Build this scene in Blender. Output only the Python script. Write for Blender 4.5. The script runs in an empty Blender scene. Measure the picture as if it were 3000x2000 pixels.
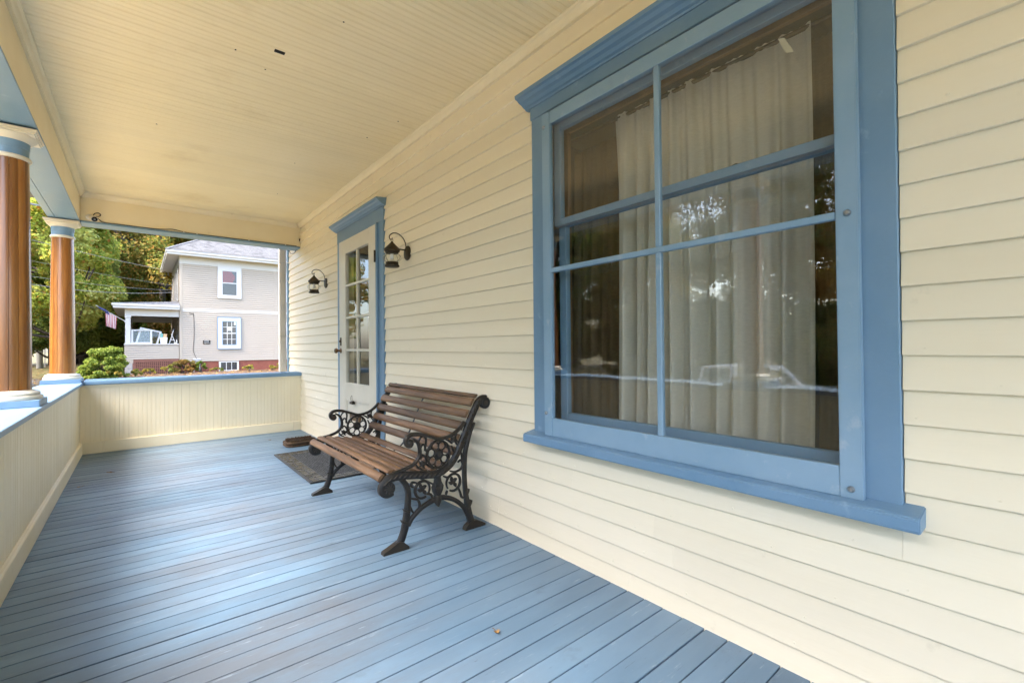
import bpy, bmesh, math, random
import numpy as np
from mathutils import Vector, Matrix
random.seed(7)
rng = np.random.default_rng(7)
R = math.radians
SC = bpy.context.scene
COL = SC.collection

# ------------------------------------------------------------------ camera
cam_d = bpy.data.cameras.new('camera')
cam = bpy.data.objects.new('camera', cam_d); COL.objects.link(cam)
CAM = Vector((-1.72465, -6.66832, 1.1049))
RX = Vector((0.775073, -0.631801, -0.009495)); UP = Vector((0.000761, -0.014093, 0.999900)); FW = Vector((0.631871, 0.775003, 0.010442))
cam.matrix_world = Matrix(((RX.x, UP.x, -FW.x, CAM.x), (RX.y, UP.y, -FW.y, CAM.y), (RX.z, UP.z, -FW.z, CAM.z), (0, 0, 0, 1)))
cam_d.sensor_width = 36; cam_d.lens = 16.093; cam_d.clip_start = 0.02; cam_d.clip_end = 800
SC.camera = cam

# ------------------------------------------------------------------ sky, sun, exposure
SUN_AZ, SUN_EL = R(262), R(54)          # azimuth clockwise from +y: a hazy high sun over the street
w = bpy.data.worlds.new('World'); SC.world = w; w.use_nodes = True
nt = w.node_tree; bg = nt.nodes['Background']
sky = nt.nodes.new('ShaderNodeTexSky'); sky.sky_type = 'NISHITA'; sky.sun_disc = False
sky.sun_elevation = SUN_EL; sky.sun_rotation = SUN_AZ; sky.altitude = 100; sky.air_density = 1.0; sky.dust_density = 3.0; sky.ozone_density = 1.0
nt.links.new(sky.outputs['Color'], bg.inputs['Color']); bg.inputs['Strength'].default_value = 0.15
sun_d = bpy.data.lights.new('sun', 'SUN'); sun_d.energy = 1.4; sun_d.angle = R(25); sun_d.color = (1.0, 0.955, 0.88)
sun = bpy.data.objects.new('sun', sun_d); COL.objects.link(sun)
sdir = Vector((math.sin(SUN_AZ)*math.cos(SUN_EL), math.cos(SUN_AZ)*math.cos(SUN_EL), math.sin(SUN_EL)))
sun.rotation_euler = sdir.to_track_quat('Z', 'Y').to_euler(); sun.location = (0, 0, 30)
SC.view_settings.view_transform = 'Standard'; SC.view_settings.look = 'None'
SC.view_settings.exposure = 2.95; SC.view_settings.gamma = 1.0; SC.view_settings.use_curve_mapping = False
SC.render.engine = 'CYCLES'
cy = SC.cycles
cy.use_denoising = True
cy.use_adaptive_sampling = True; cy.adaptive_threshold = .02
cy.max_bounces = 8; cy.diffuse_bounces = 5; cy.glossy_bounces = 4; cy.transparent_max_bounces = 24
cy.transmission_bounces = 4; cy.caustics_reflective = False; cy.caustics_refractive = False; cy.sample_clamp_indirect = 6

# ------------------------------------------------------------------ helpers
ORG = {}
def link(o, parent=None, org=(0, 0, 0)):
    COL.objects.link(o)
    if parent is not None: o.parent = parent
    ORG[o.name] = Vector(org)
    return o
def tag(o, label=None, cat=None, group=None, kind=None):
    if label: o['label'] = label
    if cat: o['category'] = cat
    if group: o['group'] = group
    if kind: o['kind'] = kind
    return o
def thing(name, label, cat, loc=(0, 0, 0), group=None, kind=None):
    o = bpy.data.objects.new(name, None); o.empty_display_size = 0.1
    link(o, None, loc); o.location = loc
    return tag(o, label, cat, group, kind)
def inst(me, name, parent, loc, rot=(0, 0, 0), scale=None):
    """one more object on shared mesh data, loc in world coordinates"""
    o = bpy.data.objects.new(name, me); po = ORG[parent.name] if parent else Vector((0, 0, 0))
    link(o, parent, po); o.location = Vector(loc)-po; o.rotation_euler = rot
    if scale: o.scale = scale
    return o
def copy_tree(o, loc, parent=None, rot=None, names=None):
    c = o.copy(); COL.objects.link(c)
    if parent is not None: c.parent = parent
    if loc is not None: c.location = loc
    if rot is not None: c.rotation_euler = rot
    for ch in list(o.children):
        copy_tree(ch, None, c)
    ORG[c.name] = Vector(c.location)
    return c
def crom(pts, n=8, closed=False):
    """dense Catmull-Rom curve through points of any dimension"""
    P = np.array(pts, float); out = []
    m = len(P)
    for i in range(m if closed else m-1):
        if closed: p0, p1, p2, p3 = P[(i-1) % m], P[i], P[(i+1) % m], P[(i+2) % m]
        else: p0, p1, p2, p3 = P[max(i-1, 0)], P[i], P[i+1], P[min(i+2, m-1)]
        for k in range(n):
            t = k/n
            out.append(0.5*((2*p1)+(-p0+p2)*t+(2*p0-5*p1+4*p2-p3)*t*t+(-p0+3*p1-3*p2+p3)*t**3))
    if not closed: out.append(P[-1])
    return np.array(out)

class MB:
    def __init__(s): s.v = []; s.f = []; s.mi = []; s.cur = 0
    def add(s, vs, fs):
        b = len(s.v); s.v += [tuple(map(float, q)) for q in vs]; s.f += [tuple(b+i for i in f) for f in fs]; s.mi += [s.cur]*len(fs); return s
    def box(s, x0, y0, z0, x1, y1, z1):
        return s.add([(x0, y0, z0), (x1, y0, z0), (x1, y1, z0), (x0, y1, z0), (x0, y0, z1), (x1, y0, z1), (x1, y1, z1), (x0, y1, z1)],
                     [(0, 3, 2, 1), (4, 5, 6, 7), (0, 1, 5, 4), (1, 2, 6, 5), (2, 3, 7, 6), (3, 0, 4, 7)])
    def prism(s, poly, axis, a0, a1):
        """poly in the two other axes (in x,y,z order), pushed along axis from a0 to a1"""
        n = len(poly); vs = []
        for a in (a0, a1):
            for (p, q) in poly:
                vs.append((a, p, q) if axis == 0 else (p, a, q) if axis == 1 else (p, q, a))
        fs = [tuple(range(n))[::-1], tuple(range(n, 2*n))]+[(i, (i+1) % n, n+(i+1) % n, n+i) for i in range(n)]
        return s.add(vs, fs)
    def tube(s, path, r, n=8, closed=False, sy=1.0):
        P = np.array(path, float); m = len(P); rr = np.full(m, r) if np.isscalar(r) else np.array(r)
        T = np.zeros_like(P)
        for i in range(m):
            a = P[(i-1) % m] if closed else P[max(i-1, 0)]; b = P[(i+1) % m] if closed else P[min(i+1, m-1)]
            T[i] = (b-a)/(np.linalg.norm(b-a)+1e-12)
        up = np.array((0, 0, 1.0)); up = np.array((1.0, 0, 0)) if abs(T[0] @ up) > .9 else up
        vs = []; N = np.cross(T[0], up); N /= np.linalg.norm(N)
        for i in range(m):
            N = N-T[i]*(N @ T[i]); N /= np.linalg.norm(N); B = np.cross(T[i], N)
            for k in range(n):
                a = 2*math.pi*k/n; vs.append(P[i]+rr[i]*(N*math.cos(a)+B*math.sin(a)*sy))
        fs = []
        for i in range(m if closed else m-1):
            j = (i+1) % m
            for k in range(n): fs.append((i*n+k, i*n+(k+1) % n, j*n+(k+1) % n, j*n+k))
        if not closed: fs += [tuple(range(n))[::-1], tuple((m-1)*n+k for k in range(n))]
        return s.add(vs, fs)
    def ribbon(s, path, hw, yc, hy, closed=False, n=8):
        """bar swept through (x,z) points: in-plane half width hw, half thickness hy about the plane y=yc"""
        P = np.array(path, float); m = len(P); hw = np.full(m, hw) if np.isscalar(hw) else np.interp(np.linspace(0, 1, m), np.linspace(0, 1, len(hw)), hw)
        vs = []
        for i in range(m):
            a = P[(i-1) % m] if closed else P[max(i-1, 0)]; b = P[(i+1) % m] if closed else P[min(i+1, m-1)]
            t = (b-a)/(np.linalg.norm(b-a)+1e-12); nx, nz = -t[1], t[0]
            for k in range(n):
                a_ = 2*math.pi*(k+.5)/n; c, d = math.cos(a_), math.sin(a_)
                c = math.copysign(abs(c)**.6, c); d = math.copysign(abs(d)**.6, d)
                vs.append((P[i][0]+nx*hw[i]*c, yc+hy*d, P[i][1]+nz*hw[i]*c))
        fs = []
        for i in range(m if closed else m-1):
            j = (i+1) % m
            for k in range(n): fs.append((i*n+k, i*n+(k+1) % n, j*n+(k+1) % n, j*n+k))
        if not closed: fs += [tuple(range(n))[::-1], tuple((m-1)*n+k for k in range(n))]
        return s.add(vs, fs)
    def lathe(s, prof, c, n=32, axis=2, sc=(1, 1)):
        vs = []; m = len(prof)
        for (r, h) in prof:
            for k in range(n):
                a = 2*math.pi*k/n; p, q = r*math.cos(a)*sc[0], r*math.sin(a)*sc[1]
                vs.append((c[0]+p, c[1]+q, c[2]+h) if axis == 2 else (c[0]+h, c[1]+p, c[2]+q) if axis == 0 else (c[0]+p, c[1]+h, c[2]+q))
        fs = [(i*n+k, i*n+(k+1) % n, (i+1)*n+(k+1) % n, (i+1)*n+k) for i in range(m-1) for k in range(n)]
        if prof[0][0] > 1e-6: fs.append(tuple(range(n))[::-1])
        if prof[-1][0] > 1e-6: fs.append(tuple((m-1)*n+k for k in range(n)))
        return s.add(vs, fs)
    def mesh(s, name, mats, off=(0, 0, 0), bevel=0, smooth=0, seg=1):
        me = bpy.data.meshes.new(name)
        v = np.array(s.v, float)-np.array(off, float)
        me.from_pydata([tuple(q) for q in v], [], s.f)
        if not isinstance(mats, (list, tuple)): mats = [mats]
        for m in mats: me.materials.append(m)
        if len(mats) > 1: me.polygons.foreach_set('material_index', s.mi)
        bm = bmesh.new(); bm.from_mesh(me)
        bmesh.ops.recalc_face_normals(bm, faces=bm.faces)
        if bevel:
            es = [e for e in bm.edges if len(e.link_faces) == 2 and e.calc_face_angle(0) > .5]
            bmesh.ops.bevel(bm, geom=es, offset=bevel, segments=seg, affect='EDGES', clamp_overlap=True)
        bm.to_mesh(me); bm.free()
        if smooth:
            me.polygons.foreach_set('use_smooth', [True]*len(me.polygons))
            me.set_sharp_from_angle(angle=R(smooth))
        return me
    def build(s, name, mats, parent=None, bevel=0, smooth=0, seg=1, kind=None, label=None, org=None):
        po = ORG[parent.name] if parent else Vector((0, 0, 0))
        me = s.mesh(name, mats, po if org is None else org, bevel, smooth, seg)
        o = bpy.data.objects.new(name, me); link(o, parent, po)
        if org is not None: o.location = Vector(org)-po; ORG[o.name] = Vector(org)
        if kind: o['kind'] = kind
        if label: o['label'] = label
        return o
def quads_mesh(name, V, mat, nper=4):
    """V: (N, nper, 3) array of separate faces"""
    N = len(V); me = bpy.data.meshes.new(name)
    me.vertices.add(N*nper); me.vertices.foreach_set('co', V.reshape(-1).astype(np.float32))
    me.loops.add(N*nper); me.loops.foreach_set('vertex_index', np.arange(N*nper, dtype=np.int32))
    me.polygons.add(N); me.polygons.foreach_set('loop_start', np.arange(0, N*nper, nper, dtype=np.int32))
    me.materials.append(mat); me.update(calc_edges=True)
    return me

# ------------------------------------------------------------------ materials
def new_mat(name):
    m = bpy.data.materials.new(name); m.use_nodes = True; t = m.node_tree
    return m, t, t.nodes['Principled BSDF'], t.nodes, t.links
def nd(N, kind, **kw):
    n = N.new(kind)
    for k, v in kw.items():
        if k in n.inputs.keys() if hasattr(n.inputs, 'keys') else False: n.inputs[k].default_value = v
        else: setattr(n, k, v)
    return n
def rgb(c): return (c[0], c[1], c[2], 1.0)
def ramp(N, stops):
    r = N.new('ShaderNodeValToRGB'); e = r.color_ramp.elements
    e[0].position, e[0].color = stops[0][0], rgb(stops[0][1]); e[1].position, e[1].color = stops[-1][0], rgb(stops[-1][1])
    for p, c in stops[1:-1]: q = e.new(p); q.color = rgb(c)
    return r
def noise(N, L, vec, scale, detail=5, rough=.55, stretch=None):
    if stretch:
        mp = N.new('ShaderNodeMapping'); mp.inputs['Scale'].default_value = stretch; L.new(vec, mp.inputs['Vector']); vec = mp.outputs['Vector']
    n = N.new('ShaderNodeTexNoise'); n.inputs['Scale'].default_value = scale; n.inputs['Detail'].default_value = detail; n.inputs['Roughness'].default_value = rough
    L.new(vec, n.inputs['Vector']); return n
def mixc(N, L, fac, a, b, mode='MIX'):
    m = N.new('ShaderNodeMix'); m.data_type = 'RGBA'; m.blend_type = mode
    for val, sock in ((fac, m.inputs[0]), (a, m.inputs[6]), (b, m.inputs[7])):
        if hasattr(val, 'is_linked') or hasattr(val, 'node'): L.new(val, sock)
        else: sock.default_value = val if not isinstance(val, tuple) else rgb(val)
    return m.outputs[2]
def bumpn(N, L, P, h, strength, dist=.002, prev=None):
    b = N.new('ShaderNodeBump'); b.inputs['Strength'].default_value = strength; b.inputs['Distance'].default_value = dist
    L.new(h, b.inputs['Height'])
    if prev: L.new(prev.outputs['Normal'], b.inputs['Normal'])
    L.new(b.outputs['Normal'], P.inputs['Normal']); return b
def mat(name, c, c2=None, scale=3, rough=.5, r2=None, bump=0, bscale=120, stretch=None, spec=.5, metal=0, rnd=0, coat=0, lo=.35, hi=.7, dirt=None, dscale=1.3, dlo=.58, dhi=.75, bdist=.002, pos=True, chips=None):
    m, t, P, N, L = new_mat(name)
    g = N.new('ShaderNodeNewGeometry') if pos else N.new('ShaderNodeTexCoord'); vec = g.outputs['Position'] if pos else g.outputs['Object']
    P.inputs['Roughness'].default_value = rough; P.inputs['Metallic'].default_value = metal; P.inputs['Specular IOR Level'].default_value = spec
    if coat: P.inputs['Coat Weight'].default_value = coat; P.inputs['Coat Roughness'].default_value = .12
    col = None
    if c2:
        n = noise(N, L, vec, scale, 6, .6, stretch); rp = ramp(N, [(lo, c), (hi, c2)]); L.new(n.outputs['Fac'], rp.inputs['Fac']); col = rp.outputs['Color']
        if r2 is not None:
            mr = N.new('ShaderNodeMapRange'); mr.inputs['From Min'].default_value = lo; mr.inputs['From Max'].default_value = hi
            mr.inputs['To Min'].default_value = rough; mr.inputs['To Max'].default_value = r2; L.new(n.outputs['Fac'], mr.inputs['Value']); L.new(mr.outputs['Result'], P.inputs['Roughness'])
    if dirt:
        n2 = noise(N, L, vec, dscale, 8, .65); rp2 = ramp(N, [(dlo, (0, 0, 0)), (dhi, (1, 1, 1))]); L.new(n2.outputs['Fac'], rp2.inputs['Fac'])
        col = mixc(N, L, rp2.outputs['Color'], col if col else rgb(c)[:3], dirt)
    if chips:
        n5 = noise(N, L, vec, 34, 7, .72); rp5 = ramp(N, [(.715, (0, 0, 0)), (.74, (.8, .8, .8))]); L.new(n5.outputs['Fac'], rp5.inputs['Fac']); col = mixc(N, L, rp5.outputs['Color'], col, chips)
        n6 = noise(N, L, vec, 21, 7, .7); rp6 = ramp(N, [(.725, (0, 0, 0)), (.75, (.6, .6, .6))]); L.new(n6.outputs['Fac'], rp6.inputs['Fac']); col = mixc(N, L, rp6.outputs['Color'], col, (.06, .09, .13))
    if rnd:
        oi = N.new('ShaderNodeObjectInfo'); mr = N.new('ShaderNodeMapRange'); mr.inputs['To Min'].default_value = 1-rnd; mr.inputs['To Max'].default_value = 1+rnd
        L.new(oi.outputs['Random'], mr.inputs['Value']); h = N.new('ShaderNodeHueSaturation'); L.new(mr.outputs['Result'], h.inputs['Value'])
        if col: L.new(col, h.inputs['Color'])
        else: h.inputs['Color'].default_value = rgb(c)
        col = h.outputs['Color']
    if col: L.new(col, P.inputs['Base Color'])
    else: P.inputs['Base Color'].default_value = rgb(c)
    if bump:
        nb = noise(N, L, vec, bscale, 4, .6, stretch); bumpn(N, L, P, nb.outputs['Fac'], bump, bdist)
    return m

CREAM = (.85, .755, .555); CREAM2 = (.80, .70, .49)
MT = {}
MT['cream'] = mat('cream_paint', CREAM, CREAM2, 2.2, .42, .55, bump=.25, bscale=60, rnd=.015, dirt=(.62, .53, .36), dscale=7, dlo=.66, dhi=.85)
MT['clap'] = mat('clapboard_paint', (.86, .775, .605), (.82, .73, .55), 1.6, .45, .55, bump=.3, bscale=26, stretch=(1, .25, 2), rnd=.03, dirt=(.60, .52, .37), dscale=6, dlo=.64, dhi=.85)
MT['ceil'] = mat('ceiling_paint', (.86, .76, .535), (.82, .715, .475), 1.2, .4, .5, rnd=.02, bump=.15, bscale=40, dirt=(.66, .54, .32), dscale=1.1, dlo=.58, dhi=.82)
MT['white'] = mat('white_trim_paint', (.70, .66, .56), (.64, .60, .50), 4, .42, bump=.15, bscale=50)
MT['blue'] = mat('blue_trim_paint', (.145, .262, .395), (.185, .30, .43), 3, .40, .55, bump=.5, bscale=38, dirt=(.30, .42, .55), dscale=9, dlo=.62, dhi=.8, chips=(.55, .57, .56))
MT['bluestorm'] = mat('pale_blue_storm_paint', (.215, .345, .475), (.265, .39, .515), 4, .42, .58, bump=.55, bscale=35, dirt=(.42, .50, .58), dscale=11, dlo=.60, dhi=.8, chips=(.58, .60, .60))
MT['bluecap'] = mat('blue_rail_paint', (.15, .255, .385), (.19, .30, .43), 3, .38, .55, bump=.4, bscale=30, dirt=(.45, .53, .62), dscale=6, dlo=.6, dhi=.8)
MT['dark'] = mat('dark_gap', (.012, .012, .014), rough=.9)
MT['hole'] = mat('black_hole', (.006, .006, .006), rough=1)
MT['metal'] = mat('galvanised_steel', (.45, .46, .47), (.30, .31, .33), 30, .35, metal=.9)
MT['bronze'] = mat('bronze_black_metal', (.03, .024, .016), (.075, .055, .03), 22, .42, .55, metal=.55, bump=.2, bscale=90)
MT['brass'] = mat('old_brass', (.22, .13, .06), (.10, .06, .035), 25, .4, metal=.8)
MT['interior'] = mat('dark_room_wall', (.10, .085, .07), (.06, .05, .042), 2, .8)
MT['intwood'] = mat('interior_wood', (.20, .115, .05), (.12, .065, .03), 8, .45, stretch=(1, 1, .15))
MT['brick'] = mat('painted_brick', (.30, .09, .055), (.24, .07, .045), 6, .7, bump=.4, bscale=40)
MT['redlat'] = mat('brown_red_paint', (.27, .11, .075), (.22, .09, .06), 6, .6)
MT['beige'] = mat('beige_vinyl', (.44, .378, .305), (.415, .355, .285), .8, .55)
MT['nwhite'] = mat('white_vinyl_trim', (.58, .57, .55), rough=.5)
MT['grayceil'] = mat('grey_porch_ceiling', (.34, .32, .31), rough=.7)
MT['concrete'] = mat('concrete_block', (.46, .42, .37), (.36, .33, .29), 9, .85, bump=.5, bscale=60)
MT['poleW'] = mat('weathered_pole_wood', (.30, .29, .26), (.20, .19, .17), 6, .85, stretch=(6, 6, .4), bump=.5, bscale=20)
MT['brownsid'] = mat('brown_siding', (.24, .165, .085), (.19, .13, .065), 1, .7)
MT['greyroof'] = mat('grey_roof', (.16, .16, .17), (.11, .11, .12), 3, .85)
MT['asphalt'] = mat('asphalt', (.075, .07, .066), (.05, .048, .046), 3, .85, bump=.6, bscale=90, dirt=(.16, .12, .07), dscale=2.5, dlo=.55, dhi=.7)
MT['gravel'] = mat('tan_bounce_gravel', (.50, .385, .20), (.40, .30, .15), 5, .9, bump=.8, bscale=60, bdist=.01)  # yellow-tan chosen to warm the light bounced into the porch
MT['mulch'] = mat('mulch', (.085, .05, .03), (.16, .10, .06), 14, .9, bump=1, bscale=30, bdist=.03)
MT['ground'] = mat('lawn_soil', (.075, .085, .028), (.15, .115, .05), .9, .9, bump=.8, bscale=14, bdist=.05, dirt=(.20, .12, .045), dscale=3, dlo=.5, dhi=.68)
MT['rubber'] = mat('black_rubber', (.018, .017, .016), (.035, .032, .028), 30, .45, bump=.5, bscale=200)
MT['tile'] = mat('rubber_tile', (.022, .020, .018), (.05, .045, .04), 18, .2, .32, rnd=.25, bump=.5, bscale=120)
MT['bristle'] = mat('coir_bristle', (.035, .018, .008), (.09, .05, .02), 40, .8)
MT['plastic_w'] = mat('white_plastic', (.75, .74, .72), rough=.35)
MT['plastic_k'] = mat('black_plastic', (.012, .012, .013), rough=.25)
MT['wire'] = mat('cable_grey', (.20, .20, .20), rough=.6)
MT['wirek'] = mat('cable_black', (.03, .028, .025), rough=.6)
MT['conduit'] = mat('grey_conduit', (.47, .45, .43), (.40, .385, .37), 5, .55)
MT['red'] = mat('red_cloth', (.20, .025, .035), (.13, .015, .025), 12, .9)
MT['flagr'] = mat('flag_red', (.46, .13, .15), rough=.85)
MT['flagw'] = mat('flag_white', (.58, .55, .54), rough=.85)
MT['flagb'] = mat('flag_blue', (.05, .06, .17), rough=.85)
MT['bark'] = mat('bark', (.10, .08, .06), (.05, .04, .03), 9, .9, stretch=(4, 4, 1), bump=.8, bscale=12, bdist=.02)
MT['tape'] = mat('old_tape', (.42, .41, .32), rough=.5)
MT['paper'] = mat('paper', (.78, .78, .76), rough=.8)
MT['carwhite'] = mat('white_car_paint', (.80, .81, .82), rough=.25, coat=.6)
MT['teal'] = mat('teal_plastic', (.18, .42, .38), rough=.5)
MT['peach'] = mat('peach_cardboard', (.62, .40, .22), rough=.8)

def mk_floor():
    m, t, P, N, L = new_mat('blue_porch_floor_paint')
    g = N.new('ShaderNodeNewGeometry'); pos = g.outputs['Position']
    n1 = noise(N, L, pos, 2.0, 8, .62, (.35, 1.2, 1)); r1 = ramp(N, [(.30, (.09, .16, .24)), (.52, (.128, .212, .305)), (.72, (.165, .258, .352))]); L.new(n1.outputs['Fac'], r1.inputs['Fac'])
    col = r1.outputs['Color']
    n2 = noise(N, L, pos, 1.1, 9, .68, (.7, 1.6, 1)); r2 = ramp(N, [(.36, (0, 0, 0)), (.60, (.95, .95, .95))]); L.new(n2.outputs['Fac'], r2.inputs['Fac'])   # grey grime
    sx = N.new('ShaderNodeSeparateXYZ'); L.new(pos, sx.inputs[0])                      # weight across the porch, strongest in a lengthwise band near the middle
    wr = ramp(N, [(0, (.25, .25, .25)), (.30, (1, 1, 1)), (.52, (1, 1, 1)), (.74, (.18, .18, .18)), (1, (.1, .1, .1))]); mpx = N.new('ShaderNodeMapRange'); mpx.inputs['From Min'].default_value = -2.2; mpx.inputs['From Max'].default_value = 0
    L.new(sx.outputs['X'], mpx.inputs['Value']); L.new(mpx.outputs['Result'], wr.inputs['Fac'])
    col = mixc(N, L, mixc(N, L, 1.0, r2.outputs['Color'], wr.outputs['Color'], 'MULTIPLY'), col, (.125, .145, .175))
    n3 = noise(N, L, pos, 15, 9, .72, (.30, 2.0, 1)); r3 = ramp(N, [(.60, (0, 0, 0)), (.70, (.6, .6, .6))]); L.new(n3.outputs['Fac'], r3.inputs['Fac'])      # pale scuffs along the boards
    col = mixc(N, L, r3.outputs['Color'], col, (.37, .43, .49))
    n4 = noise(N, L, pos, 14, 6, .75, (.5, 3, 1)); r4 = ramp(N, [(.64, (0, 0, 0)), (.72, (.75, .75, .75))]); L.new(n4.outputs['Fac'], r4.inputs['Fac'])        # small dark chips
    col = mixc(N, L, r4.outputs['Color'], col, (.045, .06, .085))
    n7 = noise(N, L, pos, 6, 6, .7, (.5, 14, 1)); r7 = ramp(N, [(.66, (0, 0, 0)), (.70, (.75, .75, .75))]); L.new(n7.outputs['Fac'], r7.inputs['Fac'])       # fine checks along the grain
    col = mixc(N, L, r7.outputs['Color'], col, (.05, .075, .11))
    n8 = noise(N, L, pos, 2.6, 7, .7, (.8, 1, 1)); r8 = ramp(N, [(.60, (0, 0, 0)), (.72, (.55, .55, .55))]); L.new(n8.outputs['Fac'], r8.inputs['Fac'])      # stains
    col = mixc(N, L, r8.outputs['Color'], col, (.075, .095, .11))
    oi = N.new('ShaderNodeObjectInfo'); mr = N.new('ShaderNodeMapRange'); mr.inputs['To Min'].default_value = .88; mr.inputs['To Max'].default_value = 1.12
    L.new(oi.outputs['Random'], mr.inputs['Value']); h = N.new('ShaderNodeHueSaturation'); L.new(mr.outputs['Result'], h.inputs['Value']); L.new(col, h.inputs['Color'])
    L.new(h.outputs['Color'], P.inputs['Base Color'])
    mr2 = N.new('ShaderNodeMapRange'); mr2.inputs['From Min'].default_value = .3; mr2.inputs['From Max'].default_value = .75; mr2.inputs['To Min'].default_value = .27; mr2.inputs['To Max'].default_value = .48
    L.new(n2.outputs['Fac'], mr2.inputs['Value']); L.new(mr2.outputs['Result'], P.inputs['Roughness'])
    nb = noise(N, L, pos, 30, 5, .6, (.12, 1.5, 1)); b = bumpn(N, L, P, nb.outputs['Fac'], .25, .002)
    return m
MT['floor'] = mk_floor()

def mk_wood(name, cols, axis_stretch, rough, coat, scale=3, rnd=.12, bump=.15, obj=True):
    m, t, P, N, L = new_mat(name)
    g = N.new('ShaderNodeTexCoord') if obj else N.new('ShaderNodeNewGeometry'); vec = g.outputs['Object'] if obj else g.outputs['Position']
    oi = N.new('ShaderNodeObjectInfo'); ad = N.new('ShaderNodeVectorMath'); ad.operation = 'ADD'
    cb = N.new('ShaderNodeCombineXYZ'); ml = N.new('ShaderNodeMath'); ml.operation = 'MULTIPLY'; ml.inputs[1].default_value = 37
    L.new(oi.outputs['Random'], ml.inputs[0])
    for k in range(3): L.new(ml.outputs[0], cb.inputs[k])
    L.new(vec, ad.inputs[0]); L.new(cb.outputs[0], ad.inputs[1]); vec = ad.outputs[0]
    warp = noise(N, L, vec, 1.4, 2, .5); vm = N.new('ShaderNodeVectorMath'); vm.operation = 'SCALE'; vm.inputs['Scale'].default_value = .12; L.new(warp.outputs['Color'], vm.inputs[0])
    a2 = N.new('ShaderNodeVectorMath'); a2.operation = 'ADD'; L.new(vec, a2.inputs[0]); L.new(vm.outputs[0], a2.inputs[1])
    n = noise(N, L, a2.outputs[0], scale, 7, .62, axis_stretch); r = ramp(N, cols); L.new(n.outputs['Fac'], r.inputs['Fac'])
    n2 = noise(N, L, vec, scale*.35, 3, .5, tuple(max(s*.25, .1) for s in axis_stretch)); r2 = ramp(N, [(.35, (.75, .75, .75)), (.65, (1.12, 1.12, 1.12))]); L.new(n2.outputs['Fac'], r2.inputs['Fac'])
    col = mixc(N, L, 1.0, r.outputs['Color'], r2.outputs['Color'], 'MULTIPLY')
    mr = N.new('ShaderNodeMapRange'); mr.inputs['To Min'].default_value = 1-rnd; mr.inputs['To Max'].default_value = 1+rnd; L.new(oi.outputs['Random'], mr.inputs['Value'])
    h = N.new('ShaderNodeHueSaturation'); L.new(mr.outputs['Result'], h.inputs['Value']); L.new(col, h.inputs['Color']); L.new(h.outputs['Color'], P.inputs['Base Color'])
    P.inputs['Roughness'].default_value = rough
    if coat: P.inputs['Coat Weight'].default_value = coat; P.inputs['Coat Roughness'].default_value = .1
    bumpn(N, L, P, n.outputs['Fac'], bump, .001)
    return m
MT['column'] = mk_wood('varnished_fir', [(.25, (.17, .056, .012)), (.45, (.29, .105, .02)), (.60, (.38, .155, .032)), (.78, (.48, .225, .055))], (6, 6, .22), .30, .5, 3.0, .28, .08)
MT['slat'] = mk_wood('stained_slat_wood', [(.30, (.065, .034, .015)), (.5, (.145, .078, .036)), (.7, (.23, .132, .066))], (14, .8, 14), .55, 0, 3.0, .16, .3)

def mk_iron():
    m, t, P, N, L = new_mat('black_cast_iron')
    g = N.new('ShaderNodeTexCoord'); n = noise(N, L, g.outputs['Object'], 14, 6, .65)
    r = ramp(N, [(.50, (.006, .0065, .009)), (.62, (.014, .012, .011)), (.74, (.07, .038, .014))]); L.new(n.outputs['Fac'], r.inputs['Fac'])
    ge = N.new('ShaderNodeNewGeometry'); rp = ramp(N, [(.52, (0, 0, 0)), (.60, (.55, .55, .55))]); L.new(ge.outputs['Pointiness'], rp.inputs['Fac'])
    col = mixc(N, L, rp.outputs['Color'], r.outputs['Color'], (.045, .034, .02)); L.new(col, P.inputs['Base Color'])
    P.inputs['Roughness'].default_value = .40; P.inputs['Specular IOR Level'].default_value = .35
    nb = noise(N, L, g.outputs['Object'], 90, 4, .6); bumpn(N, L, P, nb.outputs['Fac'], .35, .002)
    return m
MT['iron'] = mk_iron()

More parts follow.
